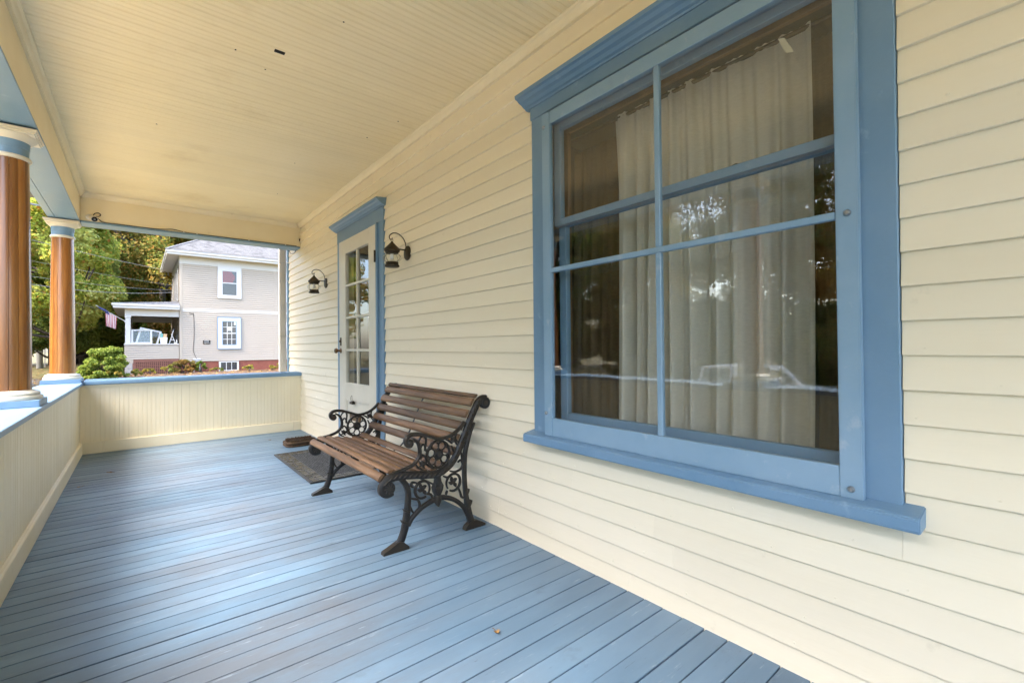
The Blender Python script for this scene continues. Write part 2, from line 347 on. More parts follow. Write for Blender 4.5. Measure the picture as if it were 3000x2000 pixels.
def mk_glass(name, wave=.0, wscale=3, tint=(.96, .98, .97), f0=.08):
    """thin pane: what is behind shows through, what is in front is mirrored by Fresnel"""
    m = bpy.data.materials.new(name); m.use_nodes = True; t = m.node_tree; N, L = t.nodes, t.links
    N.remove(N['Principled BSDF']); out = N['Material Output']
    tr = N.new('ShaderNodeBsdfTransparent'); tr.inputs['Color'].default_value = rgb(tint)
    gl = N.new('ShaderNodeBsdfGlossy'); gl.inputs['Roughness'].default_value = 0.0
    ge = N.new('ShaderNodeNewGeometry'); dt = N.new('ShaderNodeVectorMath'); dt.operation = 'DOT_PRODUCT'; L.new(ge.outputs['Normal'], dt.inputs[0]); L.new(ge.outputs['Incoming'], dt.inputs[1])
    def mth(op, a, b=None):
        q = N.new('ShaderNodeMath'); q.operation = op; q.use_clamp = op == 'MULTIPLY_ADD'
        for k, v in enumerate((a, b)):
            if v is None: continue
            if hasattr(v, 'node'): L.new(v, q.inputs[k])
            else: q.inputs[k].default_value = v
        return q
    ab = mth('ABSOLUTE', dt.outputs['Value']); om = mth('SUBTRACT', 1.0, ab.outputs[0]); pw = mth('POWER', om.outputs[0], 5.0)
    ml = mth('MULTIPLY_ADD', pw.outputs[0], 1-f0); ml.inputs[2].default_value = f0        # Schlick, the same from both sides
    if wave:
        g = N.new('ShaderNodeNewGeometry'); n = noise(N, L, g.outputs['Position'], wscale, 2, .5, (1, 1, .35))
        b = N.new('ShaderNodeBump'); b.inputs['Strength'].default_value = wave; b.inputs['Distance'].default_value = .02; L.new(n.outputs['Fac'], b.inputs['Height']); L.new(b.outputs['Normal'], gl.inputs['Normal'])
    mx = N.new('ShaderNodeMixShader'); L.new(ml.outputs[0], mx.inputs[0]); L.new(tr.outputs[0], mx.inputs[1]); L.new(gl.outputs[0], mx.inputs[2])
    L.new(mx.outputs[0], out.inputs['Surface'])
    return m
MT['glass'] = mk_glass('old_window_glass', .10, 2.6, (.97, .98, .97), .105)
MT['glassfar'] = mk_glass('far_window_glass', 0, 1, (.97, .975, .98), .08)
MT['glassin'] = mk_glass('inner_window_glass', 0, 1, (.98, .985, .98), .045)
MT['globe'] = mk_glass('lantern_glass', .3, 20, (.95, .96, .94), .07)

def mk_cloth(name, c, c2, trans=.35, stretch=(6, 6, .3), weave=True):
    m = bpy.data.materials.new(name); m.use_nodes = True; t = m.node_tree; N, L = t.nodes, t.links
    P = N['Principled BSDF']; out = N['Material Output']; P.inputs['Roughness'].default_value = .95; P.inputs['Specular IOR Level'].default_value = .1
    g = N.new('ShaderNodeNewGeometry'); n = noise(N, L, g.outputs['Position'], 40, 5, .6, (1, 1, 4)); r = ramp(N, [(.3, c), (.7, c2)]); L.new(n.outputs['Fac'], r.inputs['Fac']); L.new(r.outputs['Color'], P.inputs['Base Color'])
    tl = N.new('ShaderNodeBsdfTranslucent'); L.new(r.outputs['Color'], tl.inputs['Color'])
    mx = N.new('ShaderNodeMixShader'); mx.inputs[0].default_value = trans; L.new(P.outputs[0], mx.inputs[1]); L.new(tl.outputs[0], mx.inputs[2]); L.new(mx.outputs[0], out.inputs['Surface'])
    return m
MT['curtain'] = mk_cloth('linen_curtain', (.68, .66, .59), (.60, .585, .52), .12)
MT['brcurtain'] = mk_cloth('brown_curtain', (.19, .135, .08), (.14, .10, .06), .3)

def mk_leaf(name, stops, patch, trans=.45, pscale=.45):
    """stops: ramp over random per leaf; patch: colour mixed in by large soft noise"""
    m = bpy.data.materials.new(name); m.use_nodes = True; t = m.node_tree; N, L = t.nodes, t.links
    P = N['Principled BSDF']; out = N['Material Output']; P.inputs['Roughness'].default_value = .55; P.inputs['Specular IOR Level'].default_value = .25
    g = N.new('ShaderNodeNewGeometry'); r = ramp(N, stops); L.new(g.outputs['Random Per Island'], r.inputs['Fac'])
    n = noise(N, L, g.outputs['Position'], pscale, 4, .6); rp = ramp(N, [(.48, (0, 0, 0)), (.62, (.85, .85, .85))]); L.new(n.outputs['Fac'], rp.inputs['Fac'])
    col = mixc(N, L, rp.outputs['Color'], r.outputs['Color'], patch); L.new(col, P.inputs['Base Color'])
    tl = N.new('ShaderNodeBsdfTranslucent'); L.new(col, tl.inputs['Color'])
    mx = N.new('ShaderNodeMixShader'); mx.inputs[0].default_value = trans; L.new(P.outputs[0], mx.inputs[1]); L.new(tl.outputs[0], mx.inputs[2]); L.new(mx.outputs[0], out.inputs['Surface'])
    return m
MT['lf_maple'] = mk_leaf('maple_leaves', [(0, (.20, .27, .04)), (.4, (.36, .43, .07)), (.75, (.50, .52, .10)), (.92, (.60, .45, .08)), (1, (.50, .20, .05))], (.66, .66, .24), trans=.6)
MT['lf_mix'] = mk_leaf('autumn_mixed_leaves', [(0, (.13, .18, .035)), (.45, (.24, .27, .055)), (.75, (.36, .30, .06)), (1, (.48, .24, .06))], (.42, .26, .08), pscale=.35, trans=.55)
MT['lf_green'] = mk_leaf('dark_green_leaves', [(0, (.075, .125, .028)), (.6, (.15, .215, .045)), (.9, (.25, .28, .055)), (1, (.36, .20, .045))], (.24, .28, .06), trans=.55)
MT['lf_bush'] = mk_leaf('bush_leaves', [(0, (.09, .14, .02)), (.5, (.19, .26, .035)), (.9, (.30, .35, .055)), (1, (.36, .32, .07))], (.27, .33, .06), pscale=1.6)
MT['lf_orange'] = mk_leaf('orange_shrub_leaves', [(0, (.16, .11, .03)), (.5, (.29, .17, .04)), (.9, (.38, .18, .045)), (1, (.24, .24, .05))], (.22, .20, .05), pscale=1.6)
MT['lf_yellow'] = mk_leaf('yellow_leaves', [(0, (.20, .20, .03)), (.5, (.38, .33, .06)), (1, (.45, .30, .07))], (.14, .20, .04), pscale=2)
MT['lf_litter'] = mk_leaf('fallen_leaf_litter', [(0, (.16, .07, .025)), (.5, (.28, .16, .05)), (1, (.36, .26, .08))], (.20, .10, .03), trans=.1, pscale=1)

def mk_shingle():
    m, t, P, N, L = new_mat('grey_shingles')
    g = N.new('ShaderNodeTexCoord'); br = N.new('ShaderNodeTexBrick'); br.inputs['Scale'].default_value = 1; br.inputs['Brick Width'].default_value = .30; br.inputs['Row Height'].default_value = .14
    br.inputs['Mortar Size'].default_value = .006; br.inputs['Color1'].default_value = rgb((.10, .098, .10)); br.inputs['Color2'].default_value = rgb((.075, .073, .075)); br.inputs['Mortar'].default_value = rgb((.11, .11, .12))
    L.new(g.outputs['UV'], br.inputs['Vector']); n = noise(N, L, g.outputs['UV'], 9, 5, .6, (1, 2, 1)); r = ramp(N, [(.35, (.8, .8, .82)), (.65, (1.2, 1.18, 1.1))]); L.new(n.outputs['Fac'], r.inputs['Fac'])
    L.new(mixc(N, L, 1.0, br.outputs['Color'], r.outputs['Color'], 'MULTIPLY'), P.inputs['Base Color']); P.inputs['Roughness'].default_value = .9
    bumpn(N, L, P, br.outputs['Fac'], .6, .02)
    return m
MT['shingle'] = mk_shingle()

# ================================================================== THE SETTING
def sstep(a, b, t):
    t = min(1, max(0, (t-a)/(b-a))); return t*t*(3-2*t)
def gz(x, y):
    """height of the yard"""
    z = -.5
    right = sstep(-5.2, -3.6, x)
    z += right*sstep(9, 16.5, y)*.40
    z += (1-right)*sstep(29, 34, y)*.60+right*sstep(26, 34, y)*.2
    z -= .62*sstep(-4.5, -8.0, x)*(1-sstep(5, 14, y))
    return z
def mk_ground():
    xs = sorted(set([round(q, 2) for q in np.concatenate([np.linspace(-260, -30, 8), np.linspace(-30, 14, 45), np.linspace(14, 260, 9)])]))
    ys = sorted(set([round(q, 2) for q in np.concatenate([np.linspace(-260, -14, 9), np.linspace(-14, 46, 61), np.linspace(46, 300, 9)])]))
    b = MB(); vs = [(x, y, gz(x, y)+.02*math.sin(x*1.7)*math.cos(y*1.3)) for y in ys for x in xs]; n = len(xs)
    b.add(vs, [(j*n+i, j*n+i+1, (j+1)*n+i+1, (j+1)*n+i) for j in range(len(ys)-1) for i in range(n-1)])
    return b.build('ground', MT['ground'], smooth=60, kind='structure')
mk_ground()
# the driveway and street: asphalt sheets following the ground
def sheet(name, m, x0, x1, y0, y1, nx, ny, lift, wob=0):
    b = MB(); vs = []
    for j in range(ny+1):
        for i in range(nx+1):
            x = x0+(x1-x0)*i/nx; y = y0+(y1-y0)*j/ny
            if wob and i in (0, nx): x += wob*math.sin(y*1.9+i)
            if wob and j in (0, ny): y += wob*math.sin(x*2.3+j)
            vs.append((x, y, gz(x, y)+lift+.02*math.sin(x*1.7)*math.cos(y*1.3)))
    b.add(vs, [(j*(nx+1)+i, j*(nx+1)+i+1, (j+1)*(nx+1)+i+1, (j+1)*(nx+1)+i) for j in range(ny) for i in range(nx)])
    return b.build(name, m, smooth=60, kind='structure')
sheet('street', MT['asphalt'], -15, -7.6, -60, 16, 8, 60, .03, .1)
sheet('driveway', MT['asphalt'], -14, -3.9, 16.2, 29.5, 16, 24, .03, .15)
sheet('bounce_ground', MT['gravel'], -7.4, -2.52, -16, 12, 12, 40, .035, .1)  # unseen pale ground added to bounce light up into the porch
sheet('garden_bed', MT['mulch'], -4.2, 6.5, 16.2, 20.36, 28, 14, .10, .12)

# ---- porch floor: one board after another, each its own piece
YE = -10.2          # unseen near end of the porch, set far back to dim the right wall
PF = thing('porch_floor', 'blue painted wooden floorboards of the porch', None, (0, 0, 0), kind='structure')
def board_mesh(name, L_, w_, t_, m, bev):
    b = MB(); b.box(-L_, 0, -t_, 0, w_, 0); return b.mesh(name, m, bevel=bev, seg=2)
PITCH = .0911
fl = [board_mesh('floor_board', 2.30, PITCH-g, .022, MT['floor'], .0013) for g in (.0024, .0034, .0044, .0056)]
y = -.004; k = 0
while y-PITCH > YE:
    y -= PITCH; k += 1
    o = inst(random.choice(fl), 'floor_board', PF, (0.0, y, random.uniform(-.0012, .0006)), (random.uniform(-.004, .004), 0, 0))
MB().box(-2.5, YE, -.12, .0, 0, -.030).build('subfloor', MT['dark'], PF)
MB().box(-2.5, YE, -.75, -2.44, .25, -.121).box(-2.439, .19, -.75, 0, .25, -.121).build('skirt_board', MT['cream'], PF)

# ---- porch ceiling: beadboard running across
PC = thing('porch_ceiling', 'cream beadboard ceiling of the porch', None, (0, 0, 2.793), kind='structure')
H = 2.793
def bead_poly(w_):   # cross-section of one board: two flats, a bead between, a joint at the edge
    g = .0045; h = w_/2
    return [(0.0, .012), (0.0, .005), (g, 0), (h-g*1.6, 0), (h-g*.9, .0042), (h-g*.2, .0008), (h+g*.6, .0008), (h+g*1.2, .0042), (h+g*1.9, 0), (w_-.0008, 0), (w_-.0008, .012)]
b = MB(); b.prism([(p, q) for p, q in bead_poly(.0796)], 0, -2.25, 0.0); cm = b.mesh('ceiling_board', MT['ceil'])
y = 0.0
while y-.0796 > YE:
    y -= .0796
    inst(cm, 'ceiling_board', PC, (0, y, H+random.uniform(-.0008, .0004)))
MB().box(-2.9, YE-.35, H+.0125, .0, .62, H+.12).build('roof_deck', MT['greyroof'], PC)
MB().box(-1.128, -3.846, H-.004, -1.075, -3.822, H+.002).build('vent_hole', MT['hole'], PC)
nd_ = MB()
for (x, y) in ((-1.30, -3.7), (-1.13, -3.60), (-.62, -2.2), (-1.62, -2.35), (-.3, -3.1), (-.22, -3.5), (-.9, -4.3), (-1.72, -4.0), (-.55, -1.2)):
    nd_.lathe([(.0, -.003), (.004, -.002), (.005, .001)], (x, y, H), 8)
nd_.build('nail_head', MT['hole'], PC)

# ================================================================== THE YELLOW HOUSE
HOUSE = thing('clapboard_house', 'cream clapboard house wall with blue door and window trim along the porch', 'house', (0, -3, -.5))
# wall core with openings for the window and the door
DY0, DY1, DZ1 = -1.70, -2.62, 2.24           # door opening
WY0, WY1, WZ0, WZ1 = -4.91, -6.245, .66, 2.31     # window opening
core = MB()
for (y0, y1, z0, z1) in ((YE, WY1, -.5, 5.6), (WY1, WY0, -.5, WZ0), (WY1, WY0, WZ1, 5.6), (WY0, DY1, -.5, 5.6), (DY1, DY0, DZ1, 5.6), (DY1, DY0, -.5, -.02), (DY0, .60, -.5, 5.6)):
    core.box(.001, y0, z0, .10, y1, z1)
core.box(.1005, .54, -.5, 4.0, .60, 5.6)
core.build('wall', MT['cream'], HOUSE)
# clapboards: each course, each length of board its own piece
EXP = .0985
def clap_mesh(length):
    b = MB(); b.prism([(.001, 0), (-.0175, 0), (-.0195, .0015), (-.0195, .005), (-.0045, EXP+.014), (.001, EXP+.014)], 1, 0, length); return b.mesh('clapboard', MT['clap'])
cz0 = .083-EXP
openings = [(-6.353, -4.776, .585, 2.44), (-2.77, -1.557, -1, 2.42)]
nails = MB(); k = 0; z = cz0
while z < H-.03:
    spans = [(YE, .60)]
    for (a, c, zl, zh) in openings:
        if z+EXP > zl+.02 and z < zh-.02:
            ns = []
            for (p, q) in spans:
                if q <= a or p >= c: ns.append((p, q)); continue
                if p < a: ns.append((p, a-.002))
                if q > c: ns.append((c+.002, q))
            spans = ns
    for (p, q) in spans:
        cuts = [p]; 
        while q-cuts[-1] > 3.4: cuts.append(cuts[-1]+random.uniform(1.5, 3.0))
        if k == 3: cuts = [p, -5.52] if p < -5.6 else cuts
        cuts.append(q)
        for a, c in zip(cuts[:-1], cuts[1:]):
            o = inst(clap_mesh(c-a-.0007), 'clapboard', HOUSE, (random.uniform(-.0012, .0008), a, z+random.uniform(-.001, .001)))
            o.rotation_euler = (random.uniform(-.0012, .0012)/max(1, c-a), 0, random.uniform(-.0006, .0006))
            yn = a+random.uniform(.03, .2)
            while yn < c-.02:
                nails.lathe([(.0042, .001), (.0036, -.0012), (0, -.0016)], (-.0178, yn, z+.020+random.uniform(-.003, .003)), 7, axis=0); yn += random.uniform(.36, .44)
    k += 1; z += EXP
nails.build('nail_heads', MT['clap'], HOUSE, kind='stuff')
# crown moulding under the ceiling
CROWN = [(0, -.052), (-.016, -.052), (-.018, -.044), (-.026, -.036), (-.034, -.018), (-.044, -.012), (-.047, -.0015), (0, -.0015)]
b = MB(); b.prism([(p-.012, H+q) for p, q in CROWN], 1, YE, -.002); b.build('crown_moulding', MT['cream'], HOUSE)
# corner board and pipes at the far corner of the house are separate things further down
def ow(y0, z0, x):
    """a point seen at (0, y0, z0) on the wall plane, moved along the sight line to depth x"""
    f = (x-CAM.x)/(0-CAM.x); return CAM.y+(y0-CAM.y)*f, CAM.z+(z0-CAM.z)*f

# ---- window: casing, storm sash, inner sashes, panes
b = MB(); b.box(-.028, -4.900, .632, .0, -4.776, 2.3595); b.box(-.0282, -6.353, .632, .0, -6.250, 2.3595); b.box(-.031, -6.362, 2.360, .0, -4.768, 2.425)
WIN = b.build('window', MT['blue'], HOUSE, bevel=.0025, label='large blue framed window with a storm sash and linen curtains behind')
b = MB(); b.prism([(-.0, 2.4255), (-.034, 2.4255), (-.038, 2.432), (-.052, 2.436), (-.066, 2.446), (-.084, 2.452), (-.098, 2.462), (-.112, 2.466), (-.115, 2.484), (-.0, 2.494)], 1, -6.39, -4.735)
b.build('head_moulding', MT['blue'], WIN, bevel=.001)
b = MB(); b.prism([(0, .586), (-.088, .583), (-.092, .588), (-.092, .622), (-.086, .628), (0, .645)], 1, -6.400, -4.752); b.build('sill', MT['blue'], WIN, bevel=.003, seg=2)
# storm sash
SX0, SX1 = -.056, -.030; SL, SR, SB, ST = -4.887, -6.268, .634, 2.336
b = MB(); b.box(SX0, SL-.060, SB, SX1, SL, ST); b.build('storm_stile', MT['bluestorm'], WIN, bevel=.003, seg=2)
b = MB(); b.box(SX0, SR, SB, SX1, SR+.060, ST); b.build('storm_stile', MT['bluestorm'], WIN, bevel=.003, seg=2)
b = MB(); b.box(SX0+.0015, SR+.0605, SB+.001, SX1, SL-.0605, .728); b.build('storm_rail', MT['bluestorm'], WIN, bevel=.002)
b = MB(); b.box(SX0+.0015, SR+.0605, 2.268, SX1, SL-.0605, ST-.001); b.build('storm_rail', MT['bluestorm'], WIN, bevel=.002)
b = MB(); b.box(SX0+.002, SR+.0605, 1.487, SX1-.003, SL-.0605, 1.512); b.build('storm_bar', MT['bluestorm'], WIN, bevel=.003)
MX = -5.583
for z0, z1 in ((.7285, 1.4865), (1.5125, 2.2675)):
    b = MB(); b.box(SX0+.001, MX-.0125, z0, SX1-.002, MX+.0125, z1); b.build('storm_muntin', MT['bluestorm'], WIN, bevel=.003)
for (ya, yb) in ((SL-.061, MX+.013), (MX-.013, SR+.061)):
    for (za, zb) in ((.7285, 1.487), (1.512, 2.268)):
        b = MB(); ny, nz = 2, 2
        b.add([(-.044, ya, za), (-.044, yb, za), (-.044, yb, zb), (-.044, ya, zb)], [(0, 1, 2, 3)]); b.build('pane', MT['glass'], WIN)
# jamb lining and inner double-hung sashes
b = MB(); b.box(-.004, WY0-.0, WZ0-.02, .10, WY0+.02, WZ1); b.box(-.004, WY1-.02, WZ0-.02, .10, WY1, WZ1); b.box(-.003, WY1, WZ1-.02, .10, WY0, WZ1+.0); b.box(-.003, WY1, WZ0-.02, .10, WY0, WZ0+.012)
b.build('jamb', MT['blue'], WIN)
b = MB()
for (x0, x1, za, zb) in ((.008, .040, 1.742, 2.289), (.044, .076, .673, 1.778)):
    b.box(x0, WY0-.052, za, x1, WY0-.002, zb); b.box(x0, WY1+.002, za, x1, WY1+.052, zb)
    b.box(x0+.001, WY1+.0525, za, x1-.001, WY0-.0525, za+(.036 if za > 1 else .075)); b.box(x0+.001, WY1+.0525, zb-.036, x1-.001, WY0-.0525, zb)
b.build('inner_sash', MT['blue'], WIN, bevel=.002)
for (x, za, zb) in ((.024, 1.778, 2.253), (.060, .748, 1.742)):
    b = MB(); b.add([(x, WY1+.052, za), (x, WY0-.052, za), (x, WY0-.052, zb), (x, WY1+.052, zb)], [(0, 1, 2, 3)]); b.build('inner_pane', MT['glassin'], WIN)
for yy in (-5.29, -5.86):
    b = MB(); b.lathe([(.0, 0), (.016, .002), (.016, .010), (.006, .016), (0, .018)], (.05, yy, 1.779), 12); b.box(.042, yy-.03, 1.780, .052, yy+.012, 1.790); b.build('sash_lock', MT['bronze'], WIN, smooth=40)
b = MB(); b.box(.088, WY1-.05, 2.262, .108, WY0+.05, 2.36); b.box(.088, WY0-.035, .62, .11, WY0+.05, 2.36); b.box(.088, WY1-.05, .62, .11, WY1+.012, 2.36)
b.build('interior_casing', MT['intwood'], WIN, bevel=.002)
for (yy, zz) in ((SR+.030, .664), (SL-.018, .752), (SL-.02, 2.262), (SR+.028, 1.50)):
    b = MB(); b.lathe([(.0095, 0), (.0095, -.004), (.006, -.009), (0, -.010)], (SX0-.0005, yy, zz), 12, axis=0); b.build('bolt', MT['metal'], WIN, smooth=40)
b = MB(); b.add([(-.0453, -6.075, 2.075), (-.0453, -6.098, 2.068), (-.0453, -6.070, 2.13), (-.0453, -6.049, 2.137)], [(0, 1, 2, 3)]); b.build('tape_strip', MT['tape'], WIN)

# ---- the dark room behind and its curtains
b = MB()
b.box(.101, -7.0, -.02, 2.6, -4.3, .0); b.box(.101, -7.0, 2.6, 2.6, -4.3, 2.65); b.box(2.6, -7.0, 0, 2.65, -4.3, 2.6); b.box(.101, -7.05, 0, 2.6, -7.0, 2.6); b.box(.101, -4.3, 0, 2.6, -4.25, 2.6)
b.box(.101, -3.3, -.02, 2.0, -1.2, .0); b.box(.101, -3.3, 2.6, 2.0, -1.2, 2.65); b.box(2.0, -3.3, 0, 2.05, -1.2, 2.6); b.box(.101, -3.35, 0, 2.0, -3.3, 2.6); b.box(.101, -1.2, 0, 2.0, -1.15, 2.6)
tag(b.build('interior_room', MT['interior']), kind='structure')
def curtain(name, label, m, y0, y1, zt, zb, x, amp, waves, seed, gather=.0):
    r = random.Random(seed); ph = [r.uniform(0, 6.28) for _ in range(6)]; n = int(abs(y1-y0)*170); rows = 26
    b = MB(); vs = []
    for j in range(rows+1):
        t = j/rows; zz = zt+(zb-zt)*t
        for i in range(n+1):
            u = i/n; yy = y0+(y1-y0)*u
            grow = .22+.78*min(1, t*2.2)
            u2 = u+.010*math.sin(9*u+2.2*t+ph[3])
            f = math.sin(2*math.pi*waves*u2+ph[0])+.55*math.sin(2*math.pi*waves*.53*u2+ph[1])+.45*math.sin(2*math.pi*waves*1.83*u2+ph[2]+t*.5)+(.25*math.sin(2*math.pi*waves*4*u+ph[4])*max(0, 1-t*9))
            top = .003*math.sin(2*math.pi*waves*3.1*u+ph[5])*(1 if j == 0 else 0)
            f = math.copysign(abs(f)**.8, f)
            vs.append((x+amp*grow*f*(.8+.2*math.sin(5*u+ph[5])), yy+.012*math.sin(3*t+ph[1]), zz+top))
    b.add(vs, [(j*(n+1)+i, j*(n+1)+i+1, (j+1)*(n+1)+i+1, (j+1)*(n+1)+i) for j in range(rows) for i in range(n)])
    o = b.build(name, m, smooth=180)
    return tag(o, label, 'curtain', 'curtains behind the window')
curtain('sheer_curtain', 'wide pale linen curtain with soft folds filling the middle of the window', MT['curtain'], -5.14, -6.06, 2.312, .50, .235, .040, 9.5, 3)
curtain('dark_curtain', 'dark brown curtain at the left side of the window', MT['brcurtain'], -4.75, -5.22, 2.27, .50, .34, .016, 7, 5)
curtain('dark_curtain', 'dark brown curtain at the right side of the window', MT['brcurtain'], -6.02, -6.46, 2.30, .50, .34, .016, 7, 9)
b = MB(); b.tube([(.235, -4.7, 2.298), (.235, -6.45, 2.300)], .009, 10); tag(b.build('curtain_rod', MT['bronze'], smooth=60), 'thin dark rod the window curtains hang from', 'curtain rod')

# ---- door with its blue casing
b = MB(); b.box(-.028, -1.700, -.0, .0, -1.557, 2.245); b.box(-.0282, -2.770, -.0, .0, -2.620, 2.245); b.box(-.0286, -2.776, 2.2455, .0, -1.551, 2.372)
b.box(-.047, -2.668, .0, -.0285, -2.640, 2.2452)
DC = b.build('door_casing', MT['blue'], HOUSE, bevel=.0025)
b = MB(); b.prism([(-.0, 2.3725), (-.034, 2.3725), (-.038, 2.379), (-.052, 2.383), (-.066, 2.393), (-.080, 2.400), (-.092, 2.413), (-.106, 2.418), (-.108, 2.434), (-.0, 2.444)], 1, -2.808, -1.515)
b.build('head_moulding', MT['blue'], DC, bevel=.001)
b = MB(); b.prism([(0, .0012), (-.10, .0012), (-.10, .012), (-.06, .022), (0, .024)], 1, -2.64, -1.665); b.build('threshold', MT['intwood'], DC, bevel=.002)
DX0, DX1 = -.047, -.010; DL, DR, DB, DT = -1.667, -2.6385, .026, 2.236
gl0, gl1, gzb, gzt = -1.853, -2.478, .745, 2.090
b = MB()
b.box(DX0, gl0+.0, DB, DX1, DL, DT); b.box(DX0, DR, DB, DX1, gl1-.0, DT)               # stiles
b.box(DX0+.0008, gl1, gzt, DX1, gl0, DT-.001); b.box(DX0+.0008, gl1, .575, DX1, gl0, gzb); b.box(DX0+.0008, gl1, DB+.001, DX1, gl0, .20)  # rails
DOOR = b.build('door', MT['white'], HOUSE, bevel=.003, label='cream glazed door with eight panes and blue casing')
b = MB(); b.box(DX0+.012, gl1, .2005, DX1-.002, gl0, .5745); b.build('panel', MT['white'], DOOR)
b = MB(); 
for (a, c, z0, z1) in ((gl0-.014, gl0-.0005, .2005, .5745), (gl1+.0005, gl1+.014, .2005, .5745), (gl1+.0145, gl0-.0145, .2005, .2145), (gl1+.0145, gl0-.0145, .5605, .5745)): b.box(DX0+.003, a, z0, DX0+.0118, c, z1)
b.build('panel_moulding', MT['white'], DOOR, bevel=.002)
b = MB(); ym = (gl0+gl1)/2; b.box(DX0+.004, ym-.0115, gzb+.0005, DX1-.006, ym+.0115, gzt-.0005); b.build('muntin', MT['white'], DOOR, bevel=.003)
rowh = (gzt-gzb)/4
for i in (1, 2, 3):
    zz = gzb+rowh*i
    for (a, c) in ((gl1+.0005, ym-.0118), (ym+.0118, gl0-.0005)):
        b = MB(); b.box(DX0+.0045, a, zz-.0115, DX1-.0065, c, zz+.0115); b.build('muntin', MT['white'], DOOR, bevel=.003)
for i in range(4):
    for (a, c) in ((gl1, ym-.011), (ym+.011, gl0)):
        b = MB(); xg = -.026+random.uniform(-.0004, .0004); b.add([(xg, a, gzb+rowh*i), (xg, c, gzb+rowh*i), (xg, c, gzb+rowh*(i+1)), (xg, a, gzb+rowh*(i+1))], [(0, 1, 2, 3)]); b.build('pane', MT['glass'], DOOR)
b = MB(); b.lathe([(.027, 0), (.027, -.005), (.012, -.010), (.010, -.030), (.020, -.036), (.028, -.048), (.026, -.062), (.012, -.069), (0, -.070)], (DX0, -1.712, 1.075), 20, axis=0); b.build('knob', MT['brass'], DOOR, smooth=40)
b = MB(); b.box(DX0-.006, -1.730, 1.128, DX0, -1.698, 1.215); b.lathe([(.012, 0), (.012, -.012), (0, -.014)], (DX0-.006, -1.714, 1.175), 14, axis=0); b.build('lock_plate', MT['bronze'], DOOR, bevel=.002)
for zz in (1.94, .38):
    b = MB(); b.box(DX0-.004, DR-.018, zz-.05, DX0-.0005, DR+.016, zz+.05); b.lathe([(.008, -.055), (.008, .055)], (DX0-.006, DR-.002, zz), 10); b.build('hinge', MT['bronze'], DOOR, bevel=.001)
b = MB(); b.box(DX0-.006, -2.245, .372, DX0+.011, -1.975, .452); b.box(DX0-.009, -2.22, .395, DX0-.0062, -2.0, .43); b.build('mail_slot', MT['brass'], DOOR, bevel=.003)
b = MB(); b.box(DX0-.028, -2.115, .540, DX0+.0, -2.035, .562); b.box(DX0-.022, -2.105, .562, DX0-.002, -2.075, .570); b.tube(crom([(DX0-.016, -2.05, .563), (DX0-.02, -2.045, .600), (DX0-.014, -2.065, .625), (DX0-.02, -2.085, .600), (DX0-.016, -2.08, .563)], 6), .0018, 6); b.build('clip', MT['bronze'], DOOR, bevel=.001)
o = curtain('door_curtain', 'pale curtain hanging behind the right side of the door glass', MT['curtain'], -2.35, -2.56, 2.2, .4, .10, .008, 3, 13); o['group'] = ''
del o['group']

# ================================================================== PARAPETS, BEAMS, COLUMNS
W = 2.21
CAPB, CAPT = .733, .781
def beadstrip():
    return [(0.0, .012), (0.0, .003), (.002, 0), (.0345, 0), (.0360, .0022), (.0385, .0005), (.0415, .0005), (.0440, .0022), (.0455, 0), (.0788, 0), (.0788, .012)]
# end parapet (far side): face y=0, boards stand side by side
EP = thing('end_parapet', 'low cream beadboard wall with blue cap closing the far end of the porch', 'parapet', (-1.1, .1, 0))
b = MB(); b.prism([(p, q) for p, q in beadstrip()], 2, .10, .712); bm_end = b.mesh('bead_board', MT['cream'])
x = -W
while x < -.03:
    wdt = min(.0796, -.001-x)
    o = inst(bm_end, 'bead_board', EP, (x, 0+random.uniform(-.0004, .0008), 0))
    if wdt < .079: o.scale = (wdt/.0796, 1, 1)
    x += .0796
b = MB(); b.box(-W, .0125, 0, -.001, .19, CAPB); b.build('wall', MT['cream'], EP)
for (xa, xb) in ((-2.19, -2.02), (-2.0185, -.115), (-.1135, -.018)):
    b = MB(); b.box(xa, -.020, .001, xb, -.0005, .122); b.build('baseboard', MT['cream'], EP, bevel=.002)
b = MB(); b.prism([(-.0005, .700), (-.010, .700), (-.014, .712), (-.022, .724), (-.024, .7325), (-.0005, .7325)], 0, -W+.0, -.018); b.build('cove_moulding', MT['cream'], EP)
b = MB(); b.prism([(.225, CAPB), (-.034, CAPB), (-.040, CAPB+.008), (-.040, CAPT-.010), (-.034, CAPT), (.225, CAPT+.004)], 0, -W+.0305, -.003); b.build('cap', MT['blue'], EP, bevel=.003, seg=2)
# front parapet: face x=-W
FP = thing('front_parapet', 'long low cream beadboard wall with pale blue cap along the porch front', 'parapet', (-2.33, -4, 0))
b = MB(); b.prism([(-q, p) for p, q in beadstrip()], 2, .10, .742); bm_fr = b.mesh('bead_board', MT['cream'])
y = -.0005
while y-.0796 > YE:
    y -= .0796; inst(bm_fr, 'bead_board', FP, (-W-random.uniform(-.0004, .0008), y, 0))
b = MB(); b.box(-W-.22, YE, -.02, -W-.0125, .19, CAPB-.004); b.build('wall', MT['cream'], FP)
ys = [-.0205, -1.83, -4.62, -7.2, YE]
for ya, yb in zip(ys[:-1], ys[1:]):
    b = MB(); b.prism([(-W+.0005, .001), (-W+.022, .001), (-W+.022, .112), (-W+.016, .122), (-W+.0005, .126)], 1, yb+.001, ya-.001); b.build('baseboard', MT['cream'], FP, bevel=.0015)
b = MB(); b.prism([(-W-.29, CAPB-.002), (-W+.024, CAPB-.002), (-W+.030, CAPB+.004), (-W+.030, CAPT-.022), (-W+.026, CAPT-.018), (-W-.29, CAPT-.020)], 1, YE, -.041); b.build('cap', MT['bluecap'], FP, bevel=.002)
